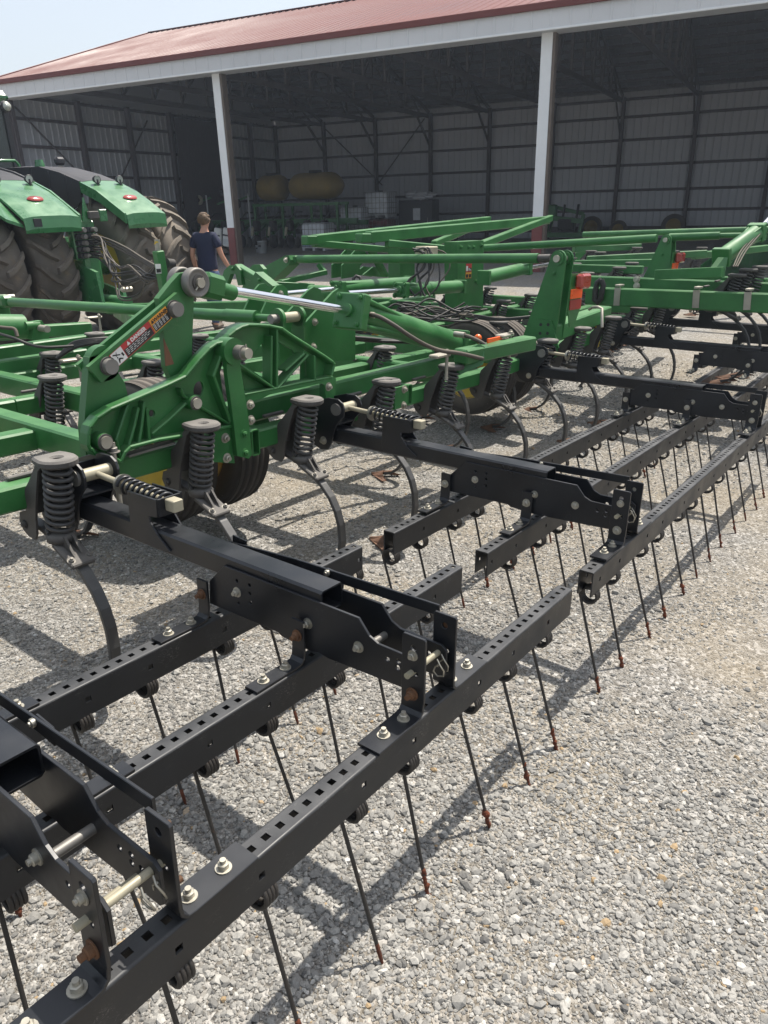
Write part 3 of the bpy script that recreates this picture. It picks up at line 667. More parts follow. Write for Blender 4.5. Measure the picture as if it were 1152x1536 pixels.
# decals on the near link bar
A, B, C_, D_ = [UY(*q, 1.7338) for q in ((162, 534.6), (246.7, 460), (259, 480.5), (175.6, 551.6))]
ex = unit(B - A); ey = unit(A - D_); ey = unit(ey - ex * (ey @ ex)); W_ = np.linalg.norm(B - A); H_ = (A - D_) @ ey
def dq(mb, u0, u1, v0, v1, m, lift=.0):
    o = D_ + (0, -.0006 - lift, 0); mb.add([o + ex * (W_ * a) + ey * (H_ * b) for a, b in ((u0, v0), (u1, v0), (u1, v1), (u0, v1))], [(0, 1, 2, 3)], m)
mb = MB()
dq(mb, 0, .685, 0, 1, 'decal_red'); dq(mb, .20, .67, .05, .60, 'decal_black', .0004); dq(mb, .015, .19, .03, .97, 'decal_white', .0004)
dq(mb, .69, 1., 0, 1, 'decal_amber'); dq(mb, .70, .985, .05, .58, 'decal_black', .0004)
o_ = D_ + (0, -.0016, 0)
mb.text('DANGER', o_ + ex * W_ * .345 + ey * H_ * .665, ex, ey, H_ * .36, 'decal_white', bold=.0009)
mb.text('WARNING', o_ + ex * W_ * .748 + ey * H_ * .645, ex, ey, H_ * .36, 'decal_black', bold=.0009)
for u, m in ((.272, 'decal_white'), (.70, 'decal_black')):
    c0 = o_ + ex * W_ * u + ey * H_ * .66; mb.add([c0, c0 + ex * H_ * .30, c0 + ex * H_ * .15 + ey * H_ * .27], [(0, 1, 2)], m)
for i, (l, r) in enumerate(((.22, .61), (.22, .655), (.22, .63), (.22, .56))): 
    v = .50 - .115 * i
    for k in range(7): 
        a = l + (r - l) * k / 7; dq(mb, a, a + (r - l) / 7 * random.uniform(.6, .85), v, v + .038, 'decal_white', .0008)
for i in range(5):
    v = .52 - .09 * i
    for k in range(5): 
        a = .71 + .255 * k / 5; dq(mb, a, a + .042 * random.uniform(.6, .95), v, v + .032, 'decal_white', .0008)
# pictogram: figure struck by a falling wing
def pg(pts, m='decal_black'): mb.add([o_ + ex * W_ * (.015 + .175 * a) + ey * H_ * (.03 + .94 * b) for a, b in pts], [tuple(range(len(pts)))], m)
pg([(.10, .82), (.62, .52), (.68, .58), (.16, .90)]); pg([(.45, .88), (.52, .90), (.34, .60), (.28, .62)]); pg([(.25, .12), (.36, .42), (.50, .40), (.72, .22), (.66, .16), (.48, .28), (.40, .20), (.34, .08)]); pg([(.30, .44), (.40, .46), (.42, .56), (.33, .56)]); pg([(.78, .30), (.92, .34), (.88, .62), (.74, .58)])
mb.build('warning_decal', CULT)

# ---------------------------------------------------------------- hydraulic cylinders
def cylinder(a, b, rr, c, rb, tie=.009, gland=None, name='hydraulic_cylinder', eye=True):
    """rod from a to b, gland block at b, barrel from b to c"""
    a, b, c = V(a), V(b), V(c); d = unit(c - b)
    o = MB().cyl(b, c, rb, 'green', n=28).cyl(c, c + d * .03, rb * 1.08, 'green', n=28).build(name, CULT); g_ = gland or rb * 2.15; s_, u_, _ = frame(d, (0, 0, 1)); MB().box(c + d * .03, (.05, g_, g_), 'green', R=np.array([d, s_, u_]).T, ch=.006).build('barrel_end', o)
    MB().cyl(a, b, rr, 'chrome', n=24).build('piston_rod', o)
    s, u, _ = frame(d, (0, 0, 1)); g = gland or rb * 2.15
    MB().box(b + d * .03, (.075, g, g), 'green', R=np.array([d, s, u]).T, ch=.008).cyl(b - d * .03, b, rr * 1.6, 'green', n=22).build('gland_block', o)
    for i in (-1, 1):
        for k in (-1, 1):
            q = b - d * .008 + s * i * g * .37 + u * k * g * .37
            MB().bolt(q, -d, 'green', .016, .014, stub=.006).build('bolt', o)
            MB().cyl(q + d * .05, c + d * .03, tie, 'green', n=8).build('tie_rod', o)
    if eye: MB().cyl(a + d * .10, a, rr * 1.55, 'green', n=22).box(a - d * .06, (.13, .13, .11), 'green', R=np.array([d, s, u]).T, ch=.02).build('rod_end', o)
    return o
ya = 1.79
cylinder(UY(326, 433, ya), UY(523, 466, 1.84), .0235, UY(679, 515, 1.93), .085, tie=.016, gland=.205)
ca = cylinder(UY(522, 440, 3.1), UY(600, 435, 3.12), .022, UY(688, 430, 3.2), .062, eye=False)
cylinder(UY(430, 440, 3.5), UY(505, 433, 3.5), .02, UY(612, 424, 3.6), .06, eye=False)
cylinder(UY(850, 392, 3.3), UY(790, 402, 3.25), .022, UY(728, 416, 3.2), .07, eye=False)
p0, p1, p2 = UD(1150, 328, 6.9), UD(1130, 349, 6.9), UD(1080, 386, 6.6)
cylinder(UD(1175, 305, 7.0), UD(1137, 347, 6.9), .023, UD(1085, 384, 6.6), .075, eye=False)
MB().cyl(UY(-60, 490, 4.3), UY(34, 490, 4.3), .085, 'green', n=26).build('hydraulic_cylinder', CULT)
p = UY(38, 489, 4.22); MB().cyl(p, p + (.10, 0, 0), .03, 'green', n=14).build('cylinder_pin', CULT)
p = UY(60, 492, 4.2); mb = MB(); mb.prism(polyY([(50, 483), (63, 481), (73, 497), (74, 508), (49, 510)], 4.2), (0, .06, 0), 'green'); mb.cyl(p, p - (0, .10, 0), .024, 'galv', n=16); mb.build('clevis', CULT)

# ---------------------------------------------------------------- wing levelling tubes (X direction) and their plates
def tube_x(pa, pb, x0, x1, r, m='green', name='levelling_tube'):
    return MB().cyl(UX(*pa, x0), UX(*pb, x1), r, m, n=24).build(name, CULT)
tube_x((17, 453), (384, 476), 2.35, 2.35, .036); tube_x((340, 473), (386, 476), 2.35, 2.35, .040, name='tube_sleeve'); tube_x((384, 476), (407, 477.5), 2.35, 2.35, .022, 'green', 'tube_end')
q = UX(6, 452, 2.35); MB().box(q, (.10, .16, .10), 'green', ch=.02).box(q + (0, .08, -.06), (.14, .05, .22), 'green', ch=.01).cyl(q + (-.1, .02, .03), q + (.1, .02, .03), .022, 'zinc').build('tube_clevis', CULT)
mb = MB()
PX = lambda pts, x: [UX(px, py, x) for px, py in pts]
p = UX(415, 478, 2.31); mb.cyl(p, p + (.02, 0, 0), .058, 'green', n=22); mb.prism(PX([(408, 478), (424, 478), (426, 512), (405, 512)], 2.31), (.02, 0, 0), 'green')
p2 = p + (.17, 0, 0); o = mb.build('tube_lug', CULT); mb = MB(); mb.cyl(p2, p2 + (.02, 0, 0), .058, 'green', n=22); mb.prism([q + (.17, 0, 0) for q in PX([(408, 478), (424, 478), (426, 512), (405, 512)], 2.31)], (.02, 0, 0), 'green'); mb.build('tube_lug', CULT)
MB().cyl(p + (.0, 0, 0), p2 + (.05, 0, 0), .030, 'cream', n=18).cyl(p - (.05, 0, 0), p, .026, 'steel', n=16).build('lug_pin', CULT)
tube_x((448, 388.8), (808, 387.5), 5.07, 5.07, .040); tube_x((806, 387.5), (826, 387), 5.07, 5.07, .030, 'cast', 'tube_end')
tube_x((640, 377), (985, 357.5), 7.52, 7.52, .042); tube_x((1004, 356), (1080, 353.5), 7.52, 7.52, .038); tube_x((1080, 353.5), (1112, 353), 7.52, 7.52, .025, 'green', 'tube_end')
tube_x((875, 352), (1160, 344), 11.3, 11.3, .045)
# fan plate and clevis at the left end of the long tube
mb = MB()
mb.prism(PX([(376, 411), (428, 383), (433, 383), (436, 390), (432, 398), (396, 433), (380, 434)], 4.98), (.16, 0, 0), 'green')
mb.build('fan_plate', CULT)
p = UX(429, 390, 4.97); MB().bolt(p, (-1, 0, 0), 'zinc', .02, .02).build('tube_pin', CULT)
MB().box(UX(441, 389, 5.07), (.085, .10, .075), 'green', ch=.012).build('tube_clevis', CULT)
# tall uprights carrying the right ends of the tubes
def upright(base0, base1, top, y, r, gap=.14, t=.02, name='upright'):
    mb = MB(); (tx, ty) = top
    for yy in (y, y + gap):
        tp = UX(tx, ty, y) + (yy - y, 0, 0); b0, b1 = UX(*base0, y) + (yy - y, 0, 0), UX(*base1, y) + (yy - y, 0, 0)
        an = [math.pi * k / 8 for k in range(9)]
        d = r; pl = [b1] + [tp + (0, -d * math.cos(a), d * math.sin(a)) for a in an] + [b0]
        mb.prism(pl, (t, 0, 0), 'green'); mb.cyl(tp - (.015, 0, 0), tp + (t + .01, 0, 0), r * .78, 'green', n=20)
    o = mb.build(name, CULT)
    tp = UX(tx, ty, y); MB().cyl(tp - (.035, 0, 0), tp + (gap + .05, 0, 0), r * .42, 'zinc', n=14).build('upright_pin', o)
    MB().bolt(UX(tx - 6, ty + 22, y), (-1, 0, 0), 'green', .014, .012).build('bolt', o)
    return o
upright((781, 514), (833, 508), (837, 388), 5.0, .066)
upright((950, 448), (1004, 446), (999, 360), 7.45, .055)

# ---------------------------------------------------------------- wing fold plates in the middle distance
def plates(pts, y, gap, name, m='green', t=.018, bolts=()):
    for yy in ((y, y + gap) if gap else (y,)): o = MB().prism([q + (0, yy - y, 0) for q in polyY(pts, y)], (0, t, 0), m).build(name, CULT)
    for b in bolts: MB().bolt(UY(*b, y), (0, -1, 0), 'zinc', .017, .014).build('bolt', o)
    return o
plates([(456, 545), (456, 486), (462, 480), (500, 438), (508, 432.7), (518, 436), (522, 448), (526, 470), (533, 494), (533, 540)], 2.30, .22, 'fold_plate', bolts=((472, 483), (513, 445), (470, 520)))
plates([(392, 470), (404, 443), (416, 428), (424, 427), (431, 433), (433, 446), (440, 476)], 3.35, .2, 'fold_plate', bolts=((421, 440),))
MB().box(UY(526, 468, 2.1), (.10, .10, .10), 'green', ch=.01).build('valve_block', CULT)
# central tower with its decal
tw = MB(); yT = 3.55
tw.prism(polyY([(686, 363), (725.5, 360.6), (724.5, 461), (686.5, 464)], yT), (0, .17, 0), 'green')
tw.build('mast_plate', CULT)
for q in ((691, 371), (703, 371), (710, 371), (722, 368), (693, 427), (698, 425), (714, 422), (719, 421)): MB().bolt(UY(*q, yT), (0, -1, 0), 'green', .020, .015).build('bolt', CULT)
mb = MB(); o_ = UY(698, 418.5, yT - .0015); ex2, ey2 = V((1, 0, .0)), V((0, 0, 1)); dw, dh = .125, .21
def dr(u0, u1, v0, v1, m, l=0.): mb.add([o_ + ex2 * dw * a + ey2 * dh * b + (0, -l, 0) for a, b in ((u0, v0), (u1, v0), (u1, v1), (u0, v1))], [(0, 1, 2, 3)], m)
dr(0, 1, 0, 1, 'decal_black'); dr(0, 1, .36, .78, 'decal_red', .001); dr(.03, .30, .80, .98, 'decal_white', .001); dr(.05, .34, .40, .66, 'decal_white', .002); dr(.40, .95, .40, .56, 'decal_black', .002); dr(0, 1, .03, .34, 'decal_amber', .001); dr(.06, .45, .06, .24, 'decal_black', .002); dr(.55, .95, .06, .24, 'decal_black', .002)
for k in range(3): dr(.42, .92 - .1 * k, .43 + .04 * k, .45 + .04 * k, 'decal_white', .003); dr(.4, .93 - .08 * k, .82 + .05 * k, .845 + .05 * k, 'decal_white', .001)
mb.build('warning_decal', CULT)
plates([(864, 452), (864, 380), (872, 372), (884, 380), (884, 452)], 5.2, 0, 'mast_plate')
# raised folding arms reaching over the middle
def arm_tube(pa, pb, ya, yb, w=.11, h=.13, name='folding_arm'):
    a, b = UY(*pa, ya), UY(*pb, yb); o = MB().beam(a, b, w, h, 'green', ch=.010).build(name, CULT); return o
arm_tube((470, 360), (733, 330), 4.6, 5.2, w=.09, h=.105); MB().box(UY(464, 360.5, 4.55), (.16, .10, .095), 'green', ch=.012).build('arm_end', CULT)
arm_tube((552, 356), (822, 330), 4.1, 4.4, w=.09, h=.115); MB().box(UY(545, 357, 4.05), (.16, .10, .095), 'green', ch=.012).build('arm_end', CULT)
arm_tube((470, 365), (597, 376), 4.6, 4.7, w=.07, h=.075); arm_tube((580, 365), (686, 375), 4.1, 4.0, w=.07, h=.08)
arm_tube((720, 368), (826, 327), 4.0, 4.4, w=.08, h=.09); arm_tube((650, 366), (700, 345), 4.6, 5.0, w=.07, h=.08)
MB().prism(polyY([(600, 369), (622, 367), (622, 432), (600, 434)], 4.3), (0, .17, 0), 'green').build('mast_plate', CULT)
# small brackets and parallel links of the gauge wheels seen beyond
for pts, y in (([(513, 418), (513, 398), (536, 372), (545, 372), (551, 384), (540, 400), (540, 414)], 5.2), ([(545, 412), (560, 400), (575, 402), (572, 416)], 5.2)):
    plates(pts, y, .16, 'wheel_link')
MB().beam(UY(556, 374, 5.1), UY(578, 414, 5.1), .10, .05, 'green').build('wheel_link', CULT)
for dx in (0, .30):
    MB().prism([UX(px, py, 4.1) + (dx, 0, 0) for px, py in ((328, 434), (336, 406), (344, 398), (354, 398), (360, 405), (363, 428), (357, 428), (353, 411), (346, 411), (337, 436))], (.045, 0, 0), 'green').build('wheel_link', CULT)
MB().beam(UX(356, 401, 4.17), UX(388, 420, 4.17), .09, .07, 'green', ch=.006).build('wheel_link', CULT)
pl_ = MB().prism([UX(px, py, 4.12) for px, py in ((370, 432), (383, 408), (409, 429), (405, 438), (384, 444))], (.10, 0, 0), 'green').build('wheel_link', CULT)
for q in ((389, 420), (396, 431)): MB().bolt(UX(*q, 4.12), (-1, 0, 0), 'green', .018, .014).build('bolt', pl_)
MB().bolt(UX(349, 403, 4.10), (-1, 0, 0), 'green', .018, .014).build('bolt', pl_)
MB().beam(UD(420, 424, 7.5), UD(488, 408, 7.9), .07, .05, 'green').build('linkage_rod', CULT)
MB().beam(UD(478, 396, 7.9), UD(487, 409, 7.9), .05, .05, 'green').build('linkage_rod', CULT)
MB().beam(UD(392, 428, 7.4), UD(470, 432, 7.6), .10, .09, 'green').build('frame_tube', CULT)
p = UD(500, 440, 7.2); MB().cyl(p, p + (0, .3, 0), .07, 'green').build('gauge_pipe', CULT)
MB().tube([UD(x, y, 7.0) for x, y in ((530, 428), (530, 418), (534, 414), (540, 416), (542, 424), (542, 432))], .016, 'hose', 10).build('tie_ring', CULT)

# ---------------------------------------------------------------- gauge wheels
def make_wheel(Rw=.45, W=.28):
    t = MB(); h = W / 2
    pr = [(Rw * .60, -h * .86), (Rw * .70, -h * 1.0), (Rw * .84, -h * 1.02), (Rw * .93, -h * .96), (Rw * .985, -h * .80)]
    g = []
    for k in range(5):
        y0 = -h * .72 + k * h * .36
        r0 = Rw * (1 - .010 * abs(k - 2))
        g += [(r0, y0 - h * .14), (r0, y0 + h * .10)]
        if k < 4: g += [(r0 - .014, y0 + h * .115), (r0 - .014, y0 + h * .205)]
    pr = pr + g + [(r, -y) for r, y in pr[::-1]]
    t.lathe((0, 0, 0), (1, 0, 0), pr, 'tyre', 56)
    w = MB().lathe((0, 0, 0), (1, 0, 0), [(.0, -.02), (.10, -.02), (.11, -.03), (Rw * .42, -.03), (Rw * .50, -h * .75), (Rw * .60, -h * .84), (Rw * .62, -h * .90), (Rw * .64, -h * .86), (Rw * .56, 0), (Rw * .64, h * .86), (Rw * .60, h * .84), (Rw * .48, h * .3), (.10, h * .3), (0, h * .3)], 'yellow', 36).build('gauge_wheel', CULT)
    t.build('tyre', w)
    hb = MB().cyl((-.09, 0, 0), (.12, 0, 0), .06, 'cast', n=18); 
    for k in range(6):
        a = k * math.pi / 3; hb.bolt((-.03, .10 * math.cos(a), .10 * math.sin(a)), (-1, 0, 0), 'zinc', .014, .012)
    hb.build('hub', w); return w
wh = make_wheel(); wh.location = (1.80, 2.73, .60)
for x, y, z in ((2.22, 2.73, .60), (5.43, 2.66, .655), (5.84, 2.66, .655), (.55, 4.9, .44), (-.1, 4.9, .44), (8.9, 2.9, .70), (9.3, 2.9, .70), (7.6, 5.6, .6)): copy_part(wh, CULT, (x, y, z))
# walking beams holding the wheel pairs
for x0, x1, z in ((1.62, 2.40, .60), (5.25, 6.0, .655)):
    MB().beam((x0, 2.73, z), (x1, 2.73, z), .09, .09, 'cast', ch=.01).build('wheel_axle', CULT)
    MB().beam(((x0 + x1) / 2, 2.73, z), ((x0 + x1) / 2, 2.0, zt), .12, .12, 'green', ch=.01).build('wheel_arm', CULT)

# ---------------------------------------------------------------- rear lights and reflectors
def lamp(px, py, D, h):
    """lamp and two reflectors on a bracket; (px, py) = top left, h = height in metres"""
    o = UD(px, py, D); e = V((.98, .0, -.02)); b = MB()
    fx, fy = V((.80, -.60, 0)), V((.60, .80, 0))          # faces the road behind
    fx = V((1, 0, 0)); n = V((0, -1, 0)); w = h * .78
    b.prism([o + (0, .012, 0), o + (w * 1.0, .012, 0), o + (w * 1.0, .012, -h), o + (w * .62, .012, -h * 1.45), o + (w * .25, .012, -h * 1.45), o + (0, .012, -h)], (0, .008, 0), 'green')
    br = b.build('lamp_bracket', CULT)
    MB().box(o + (w * .60, -.03, -h * .20), (w * .80, .06, h * .40), 'red', ch=.015).build('tail_lamp', br)
    MB().box(o + (w * .5, .006, -h * .54), (w * .96, .008, h * .25), 'orange', ch=.001).build('reflector', br)
    MB().box(o + (w * .5, .006, -h * .83), (w * .96, .008, h * .27), 'redrefl', ch=.001).build('reflector', br)
lamp(860, 411, 5.30, .265); lamp(1012, 379, 7.5, .25)

# beam carrying the first lamp, and the two tow tubes running back past the harrow
MB().beam(UX(822, 500, 5.02), UX(822, 500, 5.02) + (1.25, .02, .075), .15, .135, 'green', ch=.012).build('lamp_beam', CULT)
mb = MB(); mb.prism([UX(*q, 4.985) for q in ((806, 479), (827, 481), (838, 522), (806, 520))], (.014, 0, 0), 'green'); o = mb.build('beam_end_plate', CULT)
for q in ((811, 487), (822, 487), (810, 500), (821, 500)): 
    p = UX(*q, 4.982); MB().cyl(p, p + (.01, 0, 0), .013, 'decal_black', n=14).build('dark_hole_disc', o)  # black discs painted in for the shade inside the plate's holes
MB().tube([UD(903, 491, 5.75), UD(903, 463, 5.75), UD(897, 460.5, 5.8), UD(889, 461, 5.9), UD(884, 464, 6.0)], .012, 'galv', 8).build('u_bolt', CULT)
tx = 6.9
for pa, pb, X in (((880, 443.5), (1230, 458), 6.75), ((868, 425), (1230, 441.5), 7.25)):
    MB().beam(UX(*pa, X), UX(*pb, X), .10, .172, 'green', ch=.012).build('tow_tube', CULT)
for q in ((867, 437), (868, 448), (955, 419), (955, 429)): MB().bolt(UX(*q, 6.68 if q[0] < 900 else 7.18), (-1, 0, 0), 'zinc', .025, .014, stub=0).build('bolt', CULT)
for px, py0 in ((926.5, 431.5), (1045, 435), (1122, 438)):
    a, b = UX(px, py0, 6.69), UX(px - 2, py0 + 27, 6.69)
    MB().beam(a + (0, 0, .0), b, .012, .06, 'galv', up=(0, 1, 0), ch=.002).box(a + (.05, .0, .02), (.13, .05, .02), 'galv', ch=.004).build('strap_clamp', CULT)
MB().tube([UX(x, y, 6.66) for x, y in ((902, 420), (896, 424), (893, 436), (892, 450), (896, 454), (901, 448), (903, 436), (905, 428), (902, 420))], .030, 'hose', 8).build('coiled_cable', CULT)

# ---------------------------------------------------------------- hoses
def hose(pts, r=.010, m='hose', name='hydraulic_hose', n=8):
    P3 = [UD(x, y, d) for x, y, d in pts]; K = len(P3); out = []
    for i in range(K - 1):
        p0, p1, p2, p3 = P3[max(0, i - 1)], P3[i], P3[i + 1], P3[min(K - 1, i + 2)]
        for k in range(6):
            t = k / 6; out.append(.5 * ((2 * p1) + (p2 - p0) * t + (2 * p0 - 5 * p1 + 4 * p2 - p3) * t * t + (3 * p1 - p0 - 3 * p2 + p3) * t ** 3))
    return MB().tube(out + [P3[-1]], r, m, n).build(name, CULT)
hose([(545, 471, 4.3), (566, 474, 4.25), (590, 487, 4.25), (615, 504, 4.3), (640, 518, 4.4), (662, 526, 4.5), (690, 530, 4.6), (724, 538, 4.8)], .013, 'braid')
MB().cyl(UD(543, 471, 4.3), UD(562, 473, 4.27), .018, 'zinc', n=10).build('hose_fitting', CULT)
hose([(683, 502, 5.0), (700, 504, 4.95), (715, 510, 4.9), (728, 518, 4.9), (737, 530, 4.9)], .014, 'braid')
MB().cyl(UD(682, 501, 5.0), UD(697, 503, 4.95), .020, 'zinc', n=10).build('hose_fitting', CULT)
for pts in ([(492, 502, 5.0), (500, 508, 5.0), (530, 509, 5.1), (575, 512, 5.2), (640, 514, 5.4)], [(492, 501, 5.0), (510, 500, 5.0), (540, 496, 5.1), (558, 494, 5.2)], [(494, 505, 5.0), (530, 506, 5.05), (600, 512, 5.3), (660, 516, 5.5)]): hose(pts, .013)
for k in range(4): hose([(85 + 2 * k, 538 - 2 * k, 5.0), (110, 522 - 2.5 * k, 5.0), (140, 515 - 2 * k, 5.0), (175, 513 - 2 * k, 5.1), (215, 517 - 3 * k, 5.2)], .013)
hose([(-10, 498, 4.8), (20, 507, 4.7), (45, 517, 4.7), (70, 521, 4.7), (110, 519, 4.8)], .010)
hose([(-10, 490, 4.8), (10, 492, 4.8), (22, 494, 4.8), (26, 505, 4.8)], .012, 'braid')
rd = random.Random(5)
for k in range(16):                                       # the tangle between the rocker plates and the mast
    x0 = rd.uniform(545, 625); d = rd.uniform(6.0, 6.8); pts = [(x0, rd.uniform(450, 482), d)]
    y0 = pts[0][1]
    for j in range(4): pts.append((pts[-1][0] + rd.uniform(14, 36), y0 + rd.uniform(-7, 9) + (6, 9, 4, -4)[j] * (1 if k % 3 else -1), d + rd.uniform(-.05, .15)))
    hose(pts, rd.uniform(.007, .011), rd.choice(('hose', 'hose', 'braid')))
for k in range(9):                                        # hoses hanging from the valve at the mast
    x0 = rd.uniform(618, 660); d = rd.uniform(6.6, 7.2)
    hose([(x0, 374 + rd.uniform(-3, 4), d), (x0 + rd.uniform(8, 18), 378 + rd.uniform(-6, 6), d), (x0 + rd.uniform(4, 22), 402, d), (x0 + rd.uniform(-8, 18), 420 + rd.uniform(0, 8), d), (x0 + rd.uniform(-10, 10), 444, d)], rd.uniform(.007, .010), rd.choice(('hose', 'braid')))
MB().box(UD(640, 376, 6.9), (.22, .12, .08), 'cream', ch=.01).build('valve_block', CULT)
for k in range(3): hose([(672, 470 + k, 6.6), (715, 473 + 2 * k, 6.6), (750, 478 + k, 6.4), (800, 474 + k, 6.4)], .009)
for k in range(3): hose([(1100 + 3 * k, 400, 6.4), (1112 + 4 * k, 375, 6.6), (1135 + 3 * k, 350, 6.8)], .006, 'braid')
# right hand far wing: fold casting, its link plates and light coloured edge
plates([(1066, 452), (1066, 398), (1090, 380), (1100, 392), (1152, 344), (1190, 340), (1190, 452)], 3.6, .2, 'fold_plate')
plates([(1096, 398), (1120, 352), (1140, 344), (1152, 350), (1136, 398)], 3.3, 0, 'fold_plate', 'green_old')
MB().prism([UD(*q, 6.5) for q in ((1072, 405), (1086, 386), (1092, 386), (1088, 406))], (0, .05, 0), 'green_old').build('gusset', CULT)
MB().beam(UD(985, 412, 6.9), UD(1085, 408, 6.5), .10, .09, 'green').build('frame_tube', CULT)
for px, py, d in ((886, 377, 11.5), (900, 379, 11.3), (955, 372, 12.), (1052, 372, 11.5), (1010, 377, 11.0)):
    p = UD(px, py, d); shank(p[0], p[1] + .1, p[2] - 1.04)
for px, py, d in ((890, 400, 9.6), (947, 395, 9.4), (880, 410, 9.0), (928, 402, 9.2), (895, 405, 9.8), (862, 396, 10.), (1104, 413, 6.9), (1121, 405, 6.9), (1140, 401, 6.9)):
    p = UD(px, py, d); shank(p[0], p[1] + .1, p[2] - 1.04)
for pa, pb, D in (((860, 402), (965, 405), (9.7, 9.3)), ((862, 396), (1000, 394), (10.2, 9.6)), ((880, 389), (1060, 380), (11.3, 11.0)), ((1040, 384), (1152, 372), (11.2, 11.8)), ((1000, 418), (1152, 425), (8.2, 7.4)), ((860, 374), (960, 370), (11.8, 12.2))):
    px_bar(pa, pb, D, .10, .10)
for px, py, d in ((925, 405, 7.9), (948, 408, 7.9)): pass
# clamps and U-bolts along the near bars
for (px, py, D) in ((140, 476, 7.2), (106, 540, 5.2), (757, 503, 5.1), (660, 533, 4.6)):
    p = UD(px, py, D); MB().box(p, (.16, .07, .02), 'galv', ch=.006).cyl(p + (.05, -.02, .02), p + (.05, -.02, -.16), .011, 'galv', n=8).bolt(p + (.05, -.02, .01), (0, 0, 1), 'galv', .016, .014).build('u_clamp', CULT)
mb = MB(); p = UY(609, 594, 1.77); mb.beam(p + (.045, 0, 0), p + (.045, .10, 0), .05, .135, 'green', ch=.008, hollow=.006); mb.bb(p[0] - .12, p[0] + .02, 1.770, 1.786, p[2] - .07, p[2] + .07, 'green'); mb.build('tube_stub', CULT)
for q in ((606, 584), (605, 608)): MB().bolt(UY(*q, 1.77), (0, -1, 0), 'zinc', .018, .015).build('bolt', CULT)
p = UD(717, 507, 5.05); MB().ball(p, .027, 'amber', 12).build('marker_lamp', CULT)
MB().box(UD(742, 512, 5.0), (.20, .012, .055), 'orange', ch=.002).build('marker_reflector', CULT)
MB().beam(UD(690, 535, 4.75), UD(795, 514, 5.2), .12, .095, 'green', ch=.01).build('frame_tube', CULT)
MB().prism([UD(*q, 4.8) for q in ((684, 538), (718, 516), (727, 520), (725, 547), (690, 562))], (0, .02, 0), 'green').build('gusset', CULT)
# hitch end: safety chain side plate with jack, drawbar tongue
# hitch tongue and its jack post
MB().beam((3.6, 5.05, .93), (5.25, 8.2, .86), .14, .16, 'green', ch=.012).build('hitch_beam', CULT)
MB().beam((7.3, 5.05, 1.0), (5.45, 8.2, .86), .14, .16, 'green', ch=.012).build('hitch_beam', CULT)
MB().beam((5.35, 8.0, .86), (5.55, 9.0, .84), .16, .14, 'green', ch=.012).build('hitch_beam', CULT)
YJ = 6.3
j = MB(); a, b = UY(237, 376, YJ), UY(248, 440, YJ); j.beam(a, b, .10, .10, 'green', ch=.01).cyl(a, a + (0, 0, .12), .032, 'galv', n=14); jk = j.build('hitch_jack', CULT)
MB().cyl(UY(250, 395, YJ), UY(260, 396, YJ), .055, 'pad', n=14).build('jack_handle', jk)
j = MB(); o_ = UY(236, 396, YJ - .07)
j.bb(o_[0] - .035, o_[0] + .035, o_[1] - .012, o_[1] - .008, o_[2] - .1, o_[2] + .0, 'decal_white'); j.bb(o_[0] - .03, o_[0] + .03, o_[1] - .014, o_[1] - .012, o_[2] - .09, o_[2] - .05, 'decal_black')
e0 = o_ + (-.03, -.012, .20); j.add([e0 + V((x, 0, z)) * .05 for x, z in ((0, .1), (.3, .55), (.25, .9), (.5, .7), (1.1, .75), (1.3, .4), (.8, .45), (.4, .1))], [tuple(range(8))], 'yellow')
j.build('jack_decal', jk)

# ================================================================= THE TRACTOR (level axes)
TB = np.array([5.73, 10.05, gz(5.73, 10.05)])
TR = empty('tractor', TB, label='green tractor with dual rear tyres and black topped fenders, hitched at the far left', category='tractor')
def tp(mb, name, parent=None, **k):
    mb.v = [tuple(np.array(v) - TB) for v in mb.v]; return mb.build(name, parent or TR, **k)
def tractor_tyre():
    R, W = 1.03, .60; h = W / 2; mb = MB()
    pr = [(.50, -h * .72), (.60, -h * .96), (.78, -h * 1.03), (.89, -h * 1.0), (.935, -h * .90), (.952, -h * .5), (.957, 0)]
    mb.lathe((0, 0, 0), (1, 0, 0), pr + [(r, -y) for r, y in pr[-2::-1]], 'tyre_big', 60)
    n = 19
    for s in (-1, 1):
        for k in range(n):
            a0 = 2 * math.pi * (k + (.5 if s > 0 else 0)) / n; L = []
            for f, da, rt in ((-.06, .0, R), (.30, .055, R + .002), (.62, .135, R - .004), (.90, .235, R - .028), (1.03, .285, R - .085), (1.05, .31, R - .17)):
                L.append((s * f * h, a0 + da, rt))
            vs = []; hw = .043
            for i, (x, a, rt) in enumerate(L):
                for da, rr in ((-hw * 1.15, rt - .105), (-hw * .72, rt), (hw * .72, rt), (hw * 1.15, rt - .105)):
                    q = a + da * 1.0; rr = max(rr, .80 if i > 3 else .92); vs.append((x, rr * math.sin(q), rr * math.cos(q)))
            F = [(4 * i + m_, 4 * i + m_ + 1, 4 * i + m_ + 5, 4 * i + m_ + 4) for i in range(5) for m_ in range(3)] + [(3, 2, 1, 0), (20, 21, 22, 23)]
            if s < 0: F = [f[::-1] for f in F]
            mb.add(vs, [f[::-1] for f in F], 'tyre_big')
    return mb
rim = MB().lathe((0, 0, 0), (1, 0, 0), [(.0, .06), (.17, .06), (.20, .10), (.34, .10), (.44, -.17), (.50, -.20), (.53, -.235), (.55, -.225), (.50, 0), (.55, .225), (.53, .235), (.50, .20), (.44, .14), (.34, .135), (.2, .135), (.0, .135)], 'yellow', 44)
rim.cyl((-.02, 0, 0), (.2, 0, 0), .12, 'green_tractor', n=20)
for k in range(10): rim.bolt((.055, .145 * math.cos(k * .628), .145 * math.sin(k * .628)), (-1, 0, 0), 'zinc', .018, .015)
w0 = rim.build('rear_wheel', TR); tractor_tyre().build('tyre', w0)
